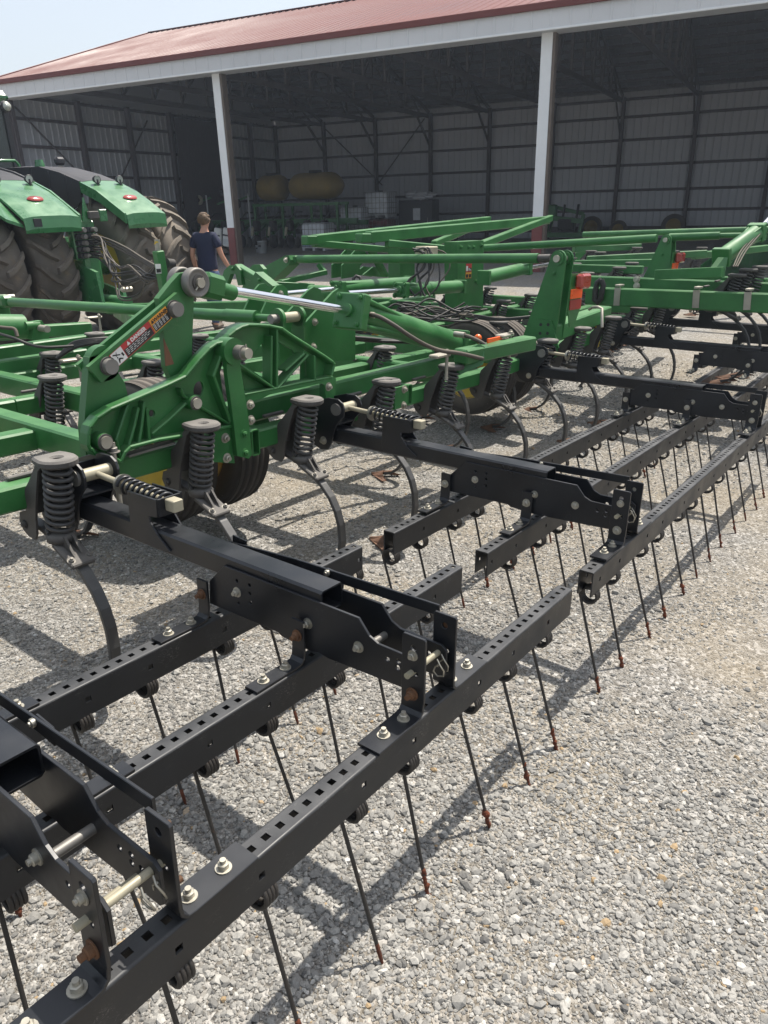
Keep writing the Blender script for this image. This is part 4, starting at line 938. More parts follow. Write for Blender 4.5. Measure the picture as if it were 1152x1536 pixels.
w0.location = (5.05 - TB[0], 0, 1.01)
for x, sc in ((4.33, 1), (6.54, -1), (7.20, -1)):
    w = copy_part(w0, TR, (x - TB[0], 0, 1.01)); w.rotation_euler = (0, 0, 0 if sc > 0 else math.pi)
MB().cyl((-1.5, 0, 1.01), (1.5, 0, 1.01), .11, 'green_tractor', n=16).build('axle', TR)
def fender(x0, x1, inner):
    prof = [(8.95, 1.65), (8.965, 1.80), (9.30, 1.985), (9.60, 2.13), (10.0, 2.265)]
    deck = [(10.0, 2.268), (10.5, 2.40), (11.05, 2.50), (11.7, 2.54), (12.4, 2.54)]
    mb = MB(); t = .05
    def sheet(pr, x0, x1, m, crown=0.):
        vs = []; K = 7
        for y, z in pr:
            for k in range(K):
                f = k / (K - 1); e = (abs(f - .5) * 2) ** 4
                vs.append((x0 + (x1 - x0) * f, y, z - .025 * e))
        for y, z in pr:
            for k in range(K): f = k / (K - 1); vs.append((x0 + (x1 - x0) * f, y + .01, z - t - .01))
        n = len(pr); F = []
        for i in range(n - 1):
            for k in range(K - 1):
                a = i * K + k; F += [(a, a + 1, a + K + 1, a + K), (n * K + a + 1, n * K + a, n * K + a + K, n * K + a + K + 1)]
            for k in (0, K - 1):
                a = i * K + k; q = (a, a + K, n * K + a + K, n * K + a); F.append(q if k == 0 else q[::-1])
        for i in (0, n - 1):
            for k in range(K - 1):
                a = i * K + k; q = (a + 1, a, n * K + a, n * K + a + 1); F.append(q if i == 0 else q[::-1])
        mb.add(vs, F, m)
    sheet(prof, x0, x1, 'green_tractor')
    xi, xo = (x0, x1) if inner < 0 else (x1, x0)
    # inner apron: the flank that falls towards the middle of the tractor
    mb.prism([(xi, 8.97, 1.66), (xi, 8.975, 1.80), (xi, 9.6, 2.12), (xi, 10., 2.25), (xi, 10., 2.10), (xi, 9.55, 1.95)], (.03 * inner, 0, 0), 'green_tractor')
    fd = tp(mb, 'fender'); mb = MB(); sheet(deck, x0, x1, 'deck')
    mb.prism([(xi, 10., 2.26), (xi, 10.5, 2.40), (xi, 11.05, 2.50), (xi, 12.4, 2.53), (xi, 12.4, 1.75), (xi, 10.6, 1.75), (xi, 10., 1.98)], (.035 * inner, 0, 0), 'deck')
    for y in (10.35, 10.8, 11.3): mb.beam((xi + .02 * inner, y, 2.36 + (y - 10.35) * .16), (xi + .02 * inner, y + .03, 1.85), .05, .05, 'deck', ch=.012)
    tp(mb, 'fender_deck', fd)
    c = (x0 + x1) / 2
    mb = MB()
    n = unit((0, -.45, 1)); e = V((1, 0, 0)); u = np.cross(n, e)
    for k, f in enumerate((.38,)):
        o = V((x0 + (x1 - x0) * .52, 9.33, 2.012)); K = 24
        vs = [o + e * .118 * math.cos(2 * math.pi * i / K) + u * .062 * math.sin(2 * math.pi * i / K) for i in range(K)] + [o + n * .022 + e * .098 * math.cos(2 * math.pi * i / K) + u * .046 * math.sin(2 * math.pi * i / K) for i in range(K)]
        mb.add(vs, [(i, (i + 1) % K, K + (i + 1) % K, K + i) for i in range(K)] + [tuple(range(K, 2 * K))], 'red', True)
    tp(mb, 'tail_light', fd)
    for f in (.22, .80):
        o = V((x0 + (x1 - x0) * f, 9.80, 2.275)); mb = MB().cyl(o - (0, 0, .10), o, .02, 'deck', n=10)
        mb.box(o + (0, .02, -.08), (.09, .06, .05), 'green_tractor', ch=.01)
        mb.lathe(o + (0, .02, .0), (0, -1, 0), [(0, -.05), (.04, -.045), (.055, 0), (.060, .03), (.052, .034)], 'deck', 20).cyl(o + (0, -.005, .0), o + (0, -.012, .0), .05, 'lens', n=20)
        tp(mb, 'work_light', fd)
    return fd
fender(4.62, 5.42, 1); fender(6.18, 6.86, -1)
tp(MB().prism([(4.40, 8.99, 1.78), (4.40, 9.6, 2.0), (4.40, 10.1, 2.15), (4.62, 10.1, 2.22), (4.62, 9.6, 2.08), (4.62, 9.0, 1.70)], (0, 0, -.04), 'green_tractor'), 'fender_extension')
tp(MB().box((4.80, 8.955, 1.72), (.11, .02, .10), 'deck'), 'lamp_socket')
# chassis, hitch, remote couplers
tp(MB().bb(5.44, 5.68, 9.3, 14.5, .85, 1.50, 'green_tractor', .06).bb(5.44, 5.68, 9.0, 9.4, .75, 1.28, 'green_tractor', .05).bb(5.50, 5.85, 8.6, 9.3, .46, .58, 'green_tractor', .02), 'chassis')
tp(MB().prism([(5.42, 8.75, .50), (5.42, 8.80, 1.05), (5.42, 9.3, 1.18), (5.42, 9.5, .50)], (.05, 0, 0), 'green_tractor'), 'drawbar_support'); tp(MB().prism([(5.80, 8.75, .50), (5.80, 8.80, .75), (5.80, 9.3, .85), (5.80, 9.5, .50)], (.05, 0, 0), 'green_tractor'), 'drawbar_support')
mb = MB()
for k in range(5):
    for q in range(2): mb.cyl((5.45 + .17 * q, 9.02, 1.26 + .085 * k), (5.45 + .17 * q, 8.93, 1.26 + .085 * k), .030, 'steel', n=12).box((5.45 + .17 * q, 9.07, 1.26 + .085 * k), (.15, .10, .07), 'deck', ch=.008)
mb.bb(5.36, 5.72, 9.1, 9.25, 1.20, 1.72, 'green_tractor', .02); tp(mb, 'hydraulic_outlets')
tp(MB().prism([(5.52, 9.06, 1.70), (5.66, 9.06, 1.70), (5.595, 9.06, 2.02)], (0, .03, 0), 'green_tractor').bb(5.60, 5.76, 9.0, 9.06, 1.74, 1.84, 'cast', .01).bb(5.78, 5.90, 9.02, 9.06, 1.70, 1.86, 'green_tractor', .01), 'hitch_stand')
tp(MB().cyl((5.73, 9.2, .62), (5.73, 8.6, .62), .08, 'green_tractor'), 'rear_hitch')
# cab and hood further forward (mostly beyond the frame)
cab = tp(MB().bb(5.02, 6.62, 12.5, 14.6, 1.75, 2.25, 'green_tractor', .06), 'cab')
tp(MB().bb(4.98, 6.68, 12.45, 14.7, 3.52, 3.72, 'green_tractor', .08), 'cab_roof', cab)
for x, y in ((5.06, 12.55), (6.58, 12.55), (5.06, 14.5), (6.58, 14.5)): tp(MB().beam((x, y, 2.2), (x, y, 3.55), .08, .08, 'deck'), 'cab_post', cab)
gl = bpy.data.materials.new('cab_glass'); gl.use_nodes = True; gb = gl.node_tree.nodes['Principled BSDF']; gb.inputs['Base Color'].default_value = (.03, .045, .045, 1); gb.inputs['Roughness'].default_value = .05; gb.inputs['Transmission Weight'].default_value = .6; M['glass'] = gl
tp(MB().bb(5.1, 6.54, 12.54, 12.56, 2.26, 3.5, 'glass').bb(5.05, 5.06, 12.6, 14.45, 2.26, 3.5, 'glass').bb(6.58, 6.59, 12.6, 14.45, 2.26, 3.5, 'glass'), 'cab_window', cab)
tp(MB().bb(5.2, 6.26, 14.6, 17.2, 1.55, 2.55, 'green_tractor', .15), 'hood')
p = TY(7, 160, 12.3); tp(MB().ball(p, .09, 'deck', 14, (1, .7, 1)).cyl(p + (-.3, 0, .05), p, .03, 'deck').lathe(p + (0, -.06, 0), (0, -1, 0), [(0, .0), (.06, .0), (.07, .02), (0, .03)], 'lens', 16), 'cab_work_light')
tp(MB().tube([TY(0, 241, 12.2), TY(22, 241, 12.2), TY(28, 247, 12.2), TY(30, 256, 12.2)], .025, 'green_tractor'), 'hand_rail')
p = TY(60, 250, 11.4); tp(MB().cyl(p - (0, 0, .1), p, .05, 'deck').cyl(p, p + (0, 0, .1), .08, 'green_tractor', r1=.06), 'receiver_dome')
p = TY(91, 252, 11.2); tp(MB().cyl(p - (0, 0, .15), p + (0, 0, .03), .035, 'galv').box(p + (0, 0, .1), (.16, .12, .12), 'deck', ch=.03), 'beacon')
def those(pts, r, m):
    P3 = [TY(x, y, d) for x, y, d in pts]; K = len(P3); out = []
    for i in range(K - 1):
        p0, p1, p2, p3 = P3[max(0, i - 1)], P3[i], P3[i + 1], P3[min(K - 1, i + 2)]
        for k in range(8):
            t = k / 8; out.append(.5 * ((2 * p1) + (p2 - p0) * t + (2 * p0 - 5 * p1 + 4 * p2 - p3) * t * t + (3 * p1 - p0 - 3 * p2 + p3) * t ** 3))
    tp(MB().tube(out + [P3[-1]], r, m, 8), 'hydraulic_line')
rd = random.Random(9)
for k in range(11):
    y0 = 354 + 3.2 * k; x0 = 138 + rd.uniform(-4, 4)
    sag = rd.uniform(28, 80) - k * 1.0
    those([(x0, y0, 8.9), (150 + rd.uniform(0, 8), y0 + 3, 8.5), (158 + 3.0 * k * .6, y0 + sag * .55, 8.0), (172 + rd.uniform(-4, 12), min(448, y0 + sag), 7.4), (200 + rd.uniform(-5, 8), min(448, y0 + sag * .95), 7.0), (222 + rd.uniform(-3, 3), 418 + rd.uniform(-12, 10), 6.7), (238, 402 + rd.uniform(-10, 18), 6.5)], rd.uniform(.009, .013), rd.choice(('hose', 'hose', 'braid')))
for k in range(3): those([(140, 352 + 3 * k, 8.9), (165, 360 + 4 * k, 8.4), (190, 372 + 4 * k, 7.8), (212, 386 + 3 * k, 7.2), (236, 400 + 3 * k, 6.5)], .014, 'braid')
p = TY(190, 434, 7.2); tp(MB().box(p, (.16, .08, .06), 'galv', ch=.02), 'hose_bracket')

# ================================================================= THE SHED
SH = empty('machine_shed', BO, label='open fronted machine shed with red metal roof, white eave trim and grey ribbed walls', category='shed')
def sp(mb, name, parent=None):
    mb.v = [tuple(np.array(v) - BO) for v in mb.v]; return mb.build(name, parent or SH)
AL, AR, D_, HE, BR, HR = 9.65, -34.0, 16.83, 5.62, 8.415, 8.75
def sheet(mb, o, u, v, U, Vv, pitch, h, n, m, t=.012, w=.035):
    """ribbed steel: flat sheet u x v with ribs along v every pitch, standing h out along n"""
    o, u, v, n = V(o), unit(u), unit(v), unit(n)
    mb.add([o, o + u * U, o + u * U + v * Vv, o + v * Vv, o - n * t, o + u * U - n * t, o + u * U + v * Vv - n * t, o + v * Vv - n * t], [(0, 1, 2, 3), (7, 6, 5, 4), (0, 4, 5, 1), (1, 5, 6, 2), (2, 6, 7, 3), (3, 7, 4, 0)], m)
    k = pitch * .5
    while k < U:
        a = o + u * k; q = [a - u * w, a - u * w * .45 + n * h, a + u * w * .45 + n * h, a + u * w]
        mb.add(q + [p + v * Vv for p in q], [(0, 4, 5, 1), (1, 5, 6, 2), (2, 6, 7, 3), (0, 1, 2, 3), (7, 6, 5, 4)], m); k += pitch
    return mb
sl = unit(BP(0, BR, HR) - BP(0, -.40, 5.98)); Ls = np.linalg.norm(BP(0, BR, HR) - BP(0, -.40, 5.98)); nr = unit(np.cross(sl, BA)); nr = nr if nr[2] > 0 else -nr
roof = sp(sheet(MB(), BP(AL + .35, -.40, 5.98), -BA, sl, AL - AR + .7, Ls, .30, .022, nr, 'red_roof'), 'roof')
sl2 = unit(BP(0, BR, HR) - BP(0, D_ + .4, 5.98)); nr2 = unit(np.cross(sl2, BA)); nr2 = nr2 if nr2[2] > 0 else -nr2
sp(sheet(MB(), BP(AL + .35, D_ + .40, 5.98), -BA, sl2, AL - AR + .7, Ls, .30, .022, nr2, 'red_roof'), 'roof')
sp(MB().beam(BP(AL + .36, BR, HR + .02), BP(AR, BR, HR + .005), .30, .03, 'red_roof'), 'ridge_cap')
sp(MB().beam(BP(AL + .38, -.42, 5.935), BP(AR, -.42, 5.935), .06, .15, 'red_roof', ch=.01), 'eave_trim')
sp(MB().beam(BP(AL + .37, -.40, 5.95), BP(AL + .37, BR, HR - .02), .05, .16, 'red_roof', ch=.01), 'rake_trim')
mb = MB(); sheet(mb, BP(AL + .33, -.36, 5.47), -BA, (0, 0, 1), AL - AR, .40, .46, .016, -BB, 'tin_white'); mb.beam(BP(AL + .33, -.355, 5.47), BP(AR, -.355, 5.47), .05, .05, 'white', ch=.008); sp(mb, 'eave_fascia')
mb = MB(); mb.add([BP(AL + .3, -.35, 5.46), BP(AR, -.35, 5.46), BP(AR, .3, 5.46), BP(AL + .3, .3, 5.46)], [(0, 1, 2, 3)], 'tin_white'); sp(mb, 'soffit')
sp(MB().beam(BP(AL, .14, 5.62), BP(AR, .14, 5.62), .10, .30, 'girt'), 'header_beam')
# roof lining, purlins and trusses
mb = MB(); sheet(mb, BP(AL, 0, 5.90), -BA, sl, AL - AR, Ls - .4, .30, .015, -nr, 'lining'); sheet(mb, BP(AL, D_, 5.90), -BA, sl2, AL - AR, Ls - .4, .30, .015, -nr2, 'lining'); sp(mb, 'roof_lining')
for k in range(12):
    b = .4 + k * .68; z = 5.86 + (HR - 5.98) * (b + .0) / (BR + .4) - .0
    for bb in (b, D_ - b): sp(MB().beam(BP(AL, bb, z), BP(AR, bb, z), .05, .14, 'truss'), 'purlin')
k = 0; a = AL - 3.0
while a > AR + 1:
    t = sp(MB().beam(BP(a, .1, 5.58), BP(a, D_ - .1, 5.58), .06, .18, 'truss'), 'truss'); mb = MB()
    for s in (0, 1):
        f = (lambda b: b) if s == 0 else (lambda b: D_ - b)
        zt_ = lambda b: 5.78 + (HR - 5.98) * (b + .3) / (BR + .4) - .1
        mb.beam(BP(a, f(.1), 5.72), BP(a, f(BR), zt_(BR)), .06, .16, 'truss')
        bs = [1.2, 2.8, 4.4, 6.0, 7.6]
        for i in range(4): mb.beam(BP(a, f(bs[i]), 5.62), BP(a, f(bs[i + 1]), zt_(bs[i + 1])), .05, .10, 'truss').beam(BP(a, f(bs[i + 1]), zt_(bs[i + 1])), BP(a, f(bs[i + 1]), 5.62), .05, .10, 'truss')
    mb.beam(BP(a, D_ - .12, 4.35), BP(a, D_ - 1.6, 5.55), .05, .14, 'truss')
    mb.build; 
    mb.v = [tuple(np.array(v) - BO) for v in mb.v]; mb.build('truss_web', t); a -= 3.04
# walls
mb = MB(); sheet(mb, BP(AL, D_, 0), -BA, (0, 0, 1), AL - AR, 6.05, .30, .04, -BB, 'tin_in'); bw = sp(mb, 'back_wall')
mb = MB(); sheet(mb, BP(AL, 0, 0), BB, (0, 0, 1), D_, 5.75, .30, .04, -BA, 'tin_in')
mb.prism([BP(AL, 0, 5.75), BP(AL, D_, 5.75), BP(AL, BR, HR - .1)], BA * .03, 'tin_in'); mb.prism([BP(AL + .04, -.3, 0), BP(AL + .04, D_ + .3, 0), BP(AL + .04, D_ + .3, 5.99), BP(AL + .04, BR, HR - .02), BP(AL + .04, -.3, 5.99)], BA * .03, 'tin_white'); ew = sp(mb, 'end_wall')
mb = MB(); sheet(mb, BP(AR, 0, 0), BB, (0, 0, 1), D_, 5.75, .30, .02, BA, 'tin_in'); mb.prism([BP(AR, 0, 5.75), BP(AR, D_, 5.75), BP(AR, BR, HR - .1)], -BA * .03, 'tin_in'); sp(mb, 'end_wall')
def wp(mb, name, par):
    mb.v = [tuple(np.array(v) - BO) for v in mb.v]; mb.build(name, par)
for z in (.40, 1.18, 2.02, 3.04, 4.04, 4.94, 5.62):
    wp(MB().beam(BP(AL - .03, D_ - .07, z), BP(AR, D_ - .07, z), .05, .11 if z > .5 else .24, 'girt'), 'girt', bw)
    if z > .5: wp(MB().beam(BP(AL - .07, .1, z), BP(AL - .07, D_, z), .05, .11, 'girt'), 'girt', ew)
a = AL - .1
while a > AR: wp(MB().beam(BP(a, D_ - .20, 0), BP(a, D_ - .20, 5.7), .15, .20, 'girt', up=BB), 'wall_post', bw); a -= 3.03
for b in (.15, 3.2, 5.8, 8.3, 11.4, 14.2): wp(MB().beam(BP(AL - .20, b, 0), BP(AL - .20, b, 5.7), .16, .20, 'girt', up=BA), 'wall_post', ew)
for q in ((AL - .13, .4, 5.3, AL - .13, 4.9, 1.3), (AL - .13, 3.0, .8, AL - .13, 7.0, 5.3)): wp(MB().beam(BP(*q[:3]), BP(*q[3:]), .04, .05, 'girt'), 'wall_brace', ew)
for q in ((6.6, D_ - .13, 5.5, 3.2, D_ - .13, 2.6), (3.5, D_ - .13, 2.6, .8, D_ - .13, 5.5)): wp(MB().beam(BP(*q[:3]), BP(*q[3:]), .04, .05, 'girt'), 'wall_brace', bw)
sp(MB().bb(0, 0, 0, 0, 0, 0, 'girt') if 0 else MB().prism([BP(AL - .30, 8.45, .05), BP(AL - .30, 11.25, .05), BP(AL - .30, 11.25, 5.5), BP(AL - .30, 8.45, 5.5)], -BA * .05, 'girt'), 'door_gap_shade')  # dark panel standing in for the shade in the end wall's door gap
for a in (0, -10.0, -20., -30.):
    po = sp(MB().beam(BP(a + .03, .13, 0), BP(a + .03, .13, 5.5), .20, .24, 'wood', up=BB), 'front_post')
    wp(MB().beam(BP(a + .13, -.005, 1.20), BP(a + .13, -.005, 5.48), .27, .022, 'white', up=BB, ch=.004).beam(BP(a + .262, .11, 1.20), BP(a + .262, .11, 5.48), .020, .23, 'white', up=BB, ch=.004), 'post_cladding', po)
    wp(MB().beam(BP(a + .13, -.008, .02), BP(a + .13, -.008, 1.20), .275, .028, 'wain', up=BB, ch=.004).beam(BP(a + .264, .11, .02), BP(a + .264, .11, 1.20), .026, .235, 'wain', up=BB, ch=.004), 'post_wainscot', po)
po = sp(MB().beam(BP(AL - .05, .1, 0), BP(AL - .05, .1, 5.5), .30, .30, 'white', up=BB), 'corner_post')
wp(MB().beam(BP(AL - .22, .1, 0), BP(AL - .22, .1, 5.5), .06, .26, 'girt', up=BB), 'corner_lining', po)

# ---------------------------------------------------------------- things kept in the shed (their own empties at their base)
def shed_thing(name, a, b, label, cat, group=None):
    o = empty(name, BP(a, b, 0.013), label=label, category=cat); o.rotation_euler = (0, 0, math.atan2(-BA[1], -BA[0]))   # local x = to the right along the front, y = into the shed
    if group: o['group'] = group
    return o
pl = shed_thing('planter', 4.0, 9.6, 'dark green row crop planter with two big yellow seed tanks inside the shed', 'planter')
def ell(mb, c, sx, sy, sz, m, n=22):
    mb.ball(c, 1., m, n, (sx, sy, sz)); return mb
for x0, x1, zc in ((-1.75, -.35, 2.50), (-.15, 2.55, 2.52)):
    mb = MB(); L = x1 - x0; pr = [(0, 0)] + [(.62 * math.sin(math.pi * .5 * min(1, f / .22)) ** .6 if f < .22 else .62 * math.sin(math.pi * .5 * min(1, (1 - f) / .22)) ** .6 if f > .78 else .62, f * L) for f in (.03, .08, .15, .22, .4, .6, .78, .85, .92, .97)] + [(0, L)]
    mb.lathe((x0, .0, zc), (1, 0, 0), pr, 'yellow', 30); mb.v = [(x, y * 1.1, zc + (z - zc) * .86) for x, y, z in mb.v]
    mb.mats = ['yellow_dim']; t = mb.build('seed_tank', pl); MB().cyl(((x0 + x1) / 2, 0, zc + .5), ((x0 + x1) / 2, 0, zc + .62), .28, 'pad').build('tank_lid', t)
mb = MB().beam((-5, 0, 1.1), (3.2, 0, 1.1), .2, .2, 'green_old').beam((-5, .9, 1.0), (3.2, .9, 1.0), .2, .2, 'green_old').beam((-1.9, .3, 1.8), (2.6, .3, 1.8), .12, .12, 'green_old').beam((-1.9, -.5, 1.8), (2.6, -.5, 1.8), .12, .12, 'green_old')
for x in (-1.8, -.3, 1.2, 2.5):
    for y in (-.5, .3): mb.beam((x, y, .4), (x, y, 1.8), .10, .10, 'green_old')
mb.build('planter_frame', pl)
for k in range(9):
    x = -5.2 + .9 * k; u = MB()
    u.beam((x, -.1, 1.0), (x, -.9, .62), .14, .12, 'green_old').box((x, -.75, .95), (.26, .34, .45), 'pad', ch=.05).lathe((x, -.8, .30), (1, 0, 0), [(.0, -.06), (.28, -.05), (.30, 0), (.28, .05), (0, .06)], 'pad', 20)
    u.lathe((x + .1, -.35, .24), (1, 0, 0), [(0, -.02), (.24, -.006), (.24, .006), (0, .02)], 'steel', 20).beam((x, -1.05, .9), (x, -1.15, .55), .12, .05, 'cream' if k in (2, 3, 4, 5, 6) else 'pad').tube([(x, -.75, 1.2), (x + .1, -.4, 1.5), (x + .2, 0, 1.5)], .03, 'hose')
    u.build('row_unit', pl)
for x, z in ((-5.4, 2.1), (-3.9, 2.4), (-3.2, 1.9)):
    MB().cyl((x, .1, 1.1), (x, .1, z), .05, 'green_old').beam((x - .5, .1, 1.9), (x + .6, .2, 2.2), .08, .08, 'green_old').lathe((x + .1, -.1, z), (0, -1, 0), [(.08, -.04), (.22, -.05), (.22, .05), (.08, .04)], 'pad' if x > -5 else 'cream', 18, closed=True).build('marker_arm', pl)
for x in (-4.6, -2.2): MB().cyl((x, -.4, .4), (x, -.4, 2.3), .035, 'grey_plastic').build('marker_rod', pl)
def tote(a, b, z, label, m2, ang=0.):
    t = empty('liquid_tote', BP(a, b, z + .013), label=label, category='tote', group='caged liquid totes in the shed'); t.rotation_euler = (0, 0, math.atan2(-BA[1], -BA[0]) + ang)
    MB().bb(-.56, .56, -.46, .46, .16, 1.08, m2, .07).cyl((0, 0, 1.08), (0, 0, 1.13), .12, 'pad').build('tank', t)
    c = MB()
    for z0 in (.18, .40, .62, .84, 1.06):
        for y in (-.48, .48): c.beam((-.58, y, z0), (.58, y, z0), .016, .016, 'steel')
        for x in (-.58, .58): c.beam((x, -.48, z0), (x, .48, z0), .016, .016, 'steel')
    for k in range(7):
        x = -.58 + 1.16 * k / 6
        for y in (-.49, .49): c.beam((x, y, .15), (x, y, 1.07), .014, .014, 'steel')
    for k in range(6):
        y = -.48 + .96 * k / 5
        for x in (-.59, .59): c.beam((x, y, .15), (x, y, 1.07), .014, .014, 'steel')
    c.build('cage', t); p_ = MB()
    for x in (-.5, 0, .5): p_.bb(x - .06, x + .06, -.48, .48, .0, .10, 'grey_plastic', .01)
    p_.bb(-.58, .58, -.48, .48, .10, .145, 'grey_plastic', .01).build('pallet', t)
    return t
M['tote_white'] = paint('translucent_white_tank', (.66, .69, .74), .4, dust_sheen=.05); M['tote_blue'] = paint('blue_tinted_tank', (.28, .34, .52), .4, dust_sheen=.05); M['tote_dark'] = paint('dark_red_drum_label', (.17, .03, .03), .5)
t = tote(1.75, 7.9, 0, 'caged tote at the shed front, its lower half filled with bluish liquid', 'tote_white')
MB().bb(-.565, .565, -.465, .465, .16, .62, 'tote_blue', .02).build('liquid', t)
t2 = tote(.9, 12.0, .0, 'dark caged tote at the bottom of the stack of two beside the cabinet', 'tote_dark'); tote(.9, 12.0, 1.15, 'caged white tote on top of the two high stack', 'tote_white')
tote(1.9, 11.4, .55, 'pale rounded caged tote on pallets behind the low boxes', 'tote_white')
for k in range(3):
    o = shed_thing('wooden_pallet', 1.9, 11.4, 'bare wooden pallets stacked under the pale rounded tote', 'pallet', 'pallets under the tote'); o.location.z += .18 * k
    m_ = MB()
    for x in (-.55, 0, .55): m_.bb(x - .05, x + .05, -.5, .5, .02, .12, 'wood', .004)
    for y in (-.45, -.22, 0, .22, .45): m_.bb(-.6, .6, y - .06, y + .06, .123, .15, 'wood', .003).bb(-.6, .6, y - .06, y + .06, 0., .02, 'wood', .003)
    m_.build('board', o)
o = shed_thing('storage_cabinet', -.55, 13., 'tall dark cabinet against the back wall with crumpled tarps on top', 'cabinet')
MB().bb(-.85, .85, -.4, .4, 0, 1.85, 'deck', .03).build('cabinet_body', o); MB().bb(-.1, .25, -.43, -.40, 1.0, 1.5, 'grey_plastic').build('notice', o); MB().cyl((.62, -.43, .9), (.62, -.43, 1.1), .02, 'steel').build('handle', o)
tq = MB()
rd = random.Random(3)
for k in range(14): tq.ball((rd.uniform(-.7, .7), rd.uniform(-.25, .25), 1.93 + rd.uniform(0, .22)), rd.uniform(.16, .30), 'tin_in', 10, (1.3, 1, .45), .18)
o2 = shed_thing('folded_tarp', -.55, 13., 'heap of grey folded tarps lying on the dark cabinet', 'tarp'); tq.build('tarp_folds', o2)
for k, (a, b, s, lab) in enumerate(((.75, 9.6, .42, 'pale carton standing low between the totes, nearest the bluish tote'), (.25, 9.7, .38, 'small pale carton in the middle of the row between the totes'), (-.25, 9.8, .46, 'pale carton at the right end of the row between the totes'))):
    o = shed_thing('carton', a, b, lab, 'carton'); MB().bb(-s / 2, s / 2, -s / 2, s / 2, 0, s * 1.7, 'grey_plastic', .01).build('carton_body', o); MB().bb(-.03, .03, -s / 2 - .003, s / 2, s * 1.7 + .001, s * 1.7 + .004, 'wood').build('tape', o); MB().bb(-s * .3, s * .3, -s / 2 - .004, -s / 2 - .001, s * .7, s * 1.3, 'decal_white').build('carton_label', o)
def bucket(a, b, s, lab, lid):
    o = shed_thing('bucket', a, b, lab, 'bucket', 'white buckets by the front post'); MB().lathe((0, 0, 0), (0, 0, 1), [(0, 0), (.13 * s, 0), (.15 * s, .36 * s), (.157 * s, .36 * s), (.157 * s, .38 * s), (.14 * s, .38 * s), (.125 * s, .02), (0, .02)], 'grey_plastic', 22).build('bucket_shell', o)
    MB().tube([(.155 * s * math.cos(t), -.02, .34 * s - .16 * s * math.sin(t)) for t in [math.pi * k / 8 for k in range(9)]], .006, 'steel', 6).build('handle', o); MB().bb(-.05 * s, .05 * s, -.148 * s, -.142 * s, .20 * s, .26 * s, 'decal_black').build('bucket_label', o)
bucket(3.25, 5.9, 1.25, 'tall white plastic bucket standing just right of the front post', 0); bucket(3.75, 6.3, .75, 'short white bucket half hidden beside the tall white bucket', 0)
# two white chemical jugs hung by the post, leaning wheels, a dark attachment, a blue trailer bed
for px, lab in ((327, 'white product bag leaning left of the front post, the left of two'), (340, 'white product bag next to the front post, the right of two')):
    p = onB(px, 370, 4.5); o = empty('product_bag', (p[0], p[1], p[2] - .0), label=lab, category='bag', group='white product bags'); o.rotation_euler = (0, .15, math.atan2(-BA[1], -BA[0]))
    q = MB(); q.bb(-.17, .17, -.07, .07, .0, .70, 'decal_white', .04); q.build('bag_body', o); MB().bb(-.14, .14, -.074, -.071, .40, .46, 'decal_black').bb(-.14, .14, -.074, -.071, .08, .30, 'grey_plastic').build('bag_print', o)
    pa = onB(px, 385, 4.5)
o = shed_thing('seed_pallet', 4.55, 4.6, 'low heap of brown sacks under the two white product bags', 'sacks')
q = MB(); rd = random.Random(8)
for k in range(9): q.ball((-.1 + rd.uniform(-.5, .5), rd.uniform(-.3, .3), .15 + .2 * (k // 4)), .32, 'wood', 12, (1.1, .8, .42), .1)
q.build('sack', o)
def spare(a, b, R, lab, tilt=.18):
    o = shed_thing('spare_wheel', a, b, lab, 'wheel', 'spare wheels leaning on the back wall'); o.rotation_euler.x = -tilt
    W = R * .26; MB().lathe((0, 0, R), (0, -1, 0), [(R * .6, -W), (R * .85, -W * 1.05), (R * .97, -W * .8), (R, 0), (R * .97, W * .8), (R * .85, W * 1.05), (R * .6, W)], 'tyre', 40).build('tyre', o)
    MB().lathe((0, 0, R), (0, -1, 0), [(0, .0), (R * .2, .0), (R * .22, .02), (R * .40, .02), (R * .48, W * .7), (R * .54, W * .95), (R * .62, W * .9), (R * .6, -W * .9), (R * .5, -.02), (0, -.02)], 'yellow_dim', 30).build('rim', o)
spare(-7.86, 15.6, .50, 'yellow rimmed spare wheel leaning on the back wall, nearest the white post'); spare(-9.0, 15.9, .40, 'small dark spare wheel half hidden behind the nearest yellow rimmed wheel'); spare(-11.35, 15.7, .52, 'yellow rimmed spare wheel leaning alone towards the right of the back wall')
o = shed_thing('loader_attachment', -6.9, 14.6, 'dark green tangled implement attachment parked beside the right white post', 'attachment')
q = MB().beam((-.9, 0, .25), (1.0, 0, .25), .2, .2, 'green_old').beam((-.7, 0, .3), (-.5, .2, 1.5), .14, .14, 'green_old').beam((-.5, .2, 1.4), (.8, .1, 1.1), .14, .14, 'green_old').beam((.7, 0, .3), (.8, .1, 1.1), .14, .14, 'green_old').beam((-.9, -.1, 1.0), (.9, -.2, .8), .16, .2, 'green_old').box((.1, 0, .7), (.7, .5, .5), 'pad', ch=.05).box((-.55, 0, 1.25), (.35, .4, .5), 'green_old', ch=.04); q.build('attachment_frame', o)
for x in (-.6, -.1, .5): MB().cyl((x, -.2, .4), (x + .1, -.1, 1.5), .05, 'pad').build('hydraulic_ram', o)
M['blue'] = paint('blue_trailer_paint', (.016, .03, .11), .4, dust_sheen=.2)
o = shed_thing('flat_trailer', -2.0, 12.3, 'low dark blue trailer bed parked at the back of the shed', 'trailer')
MB().bb(-3.0, 1.8, -.9, .9, .62, .80, 'blue', .02).build('trailer_bed', o)
for x in (-.9, .1):
    for y in (-.95, .95): MB().lathe((x, y, .34), (0, 1, 0), [(0, -.05), (.2, -.09), (.32, -.08), (.34, 0), (.32, .08), (.2, .09), (0, .05)], 'tyre', 24).build('wheel', o)

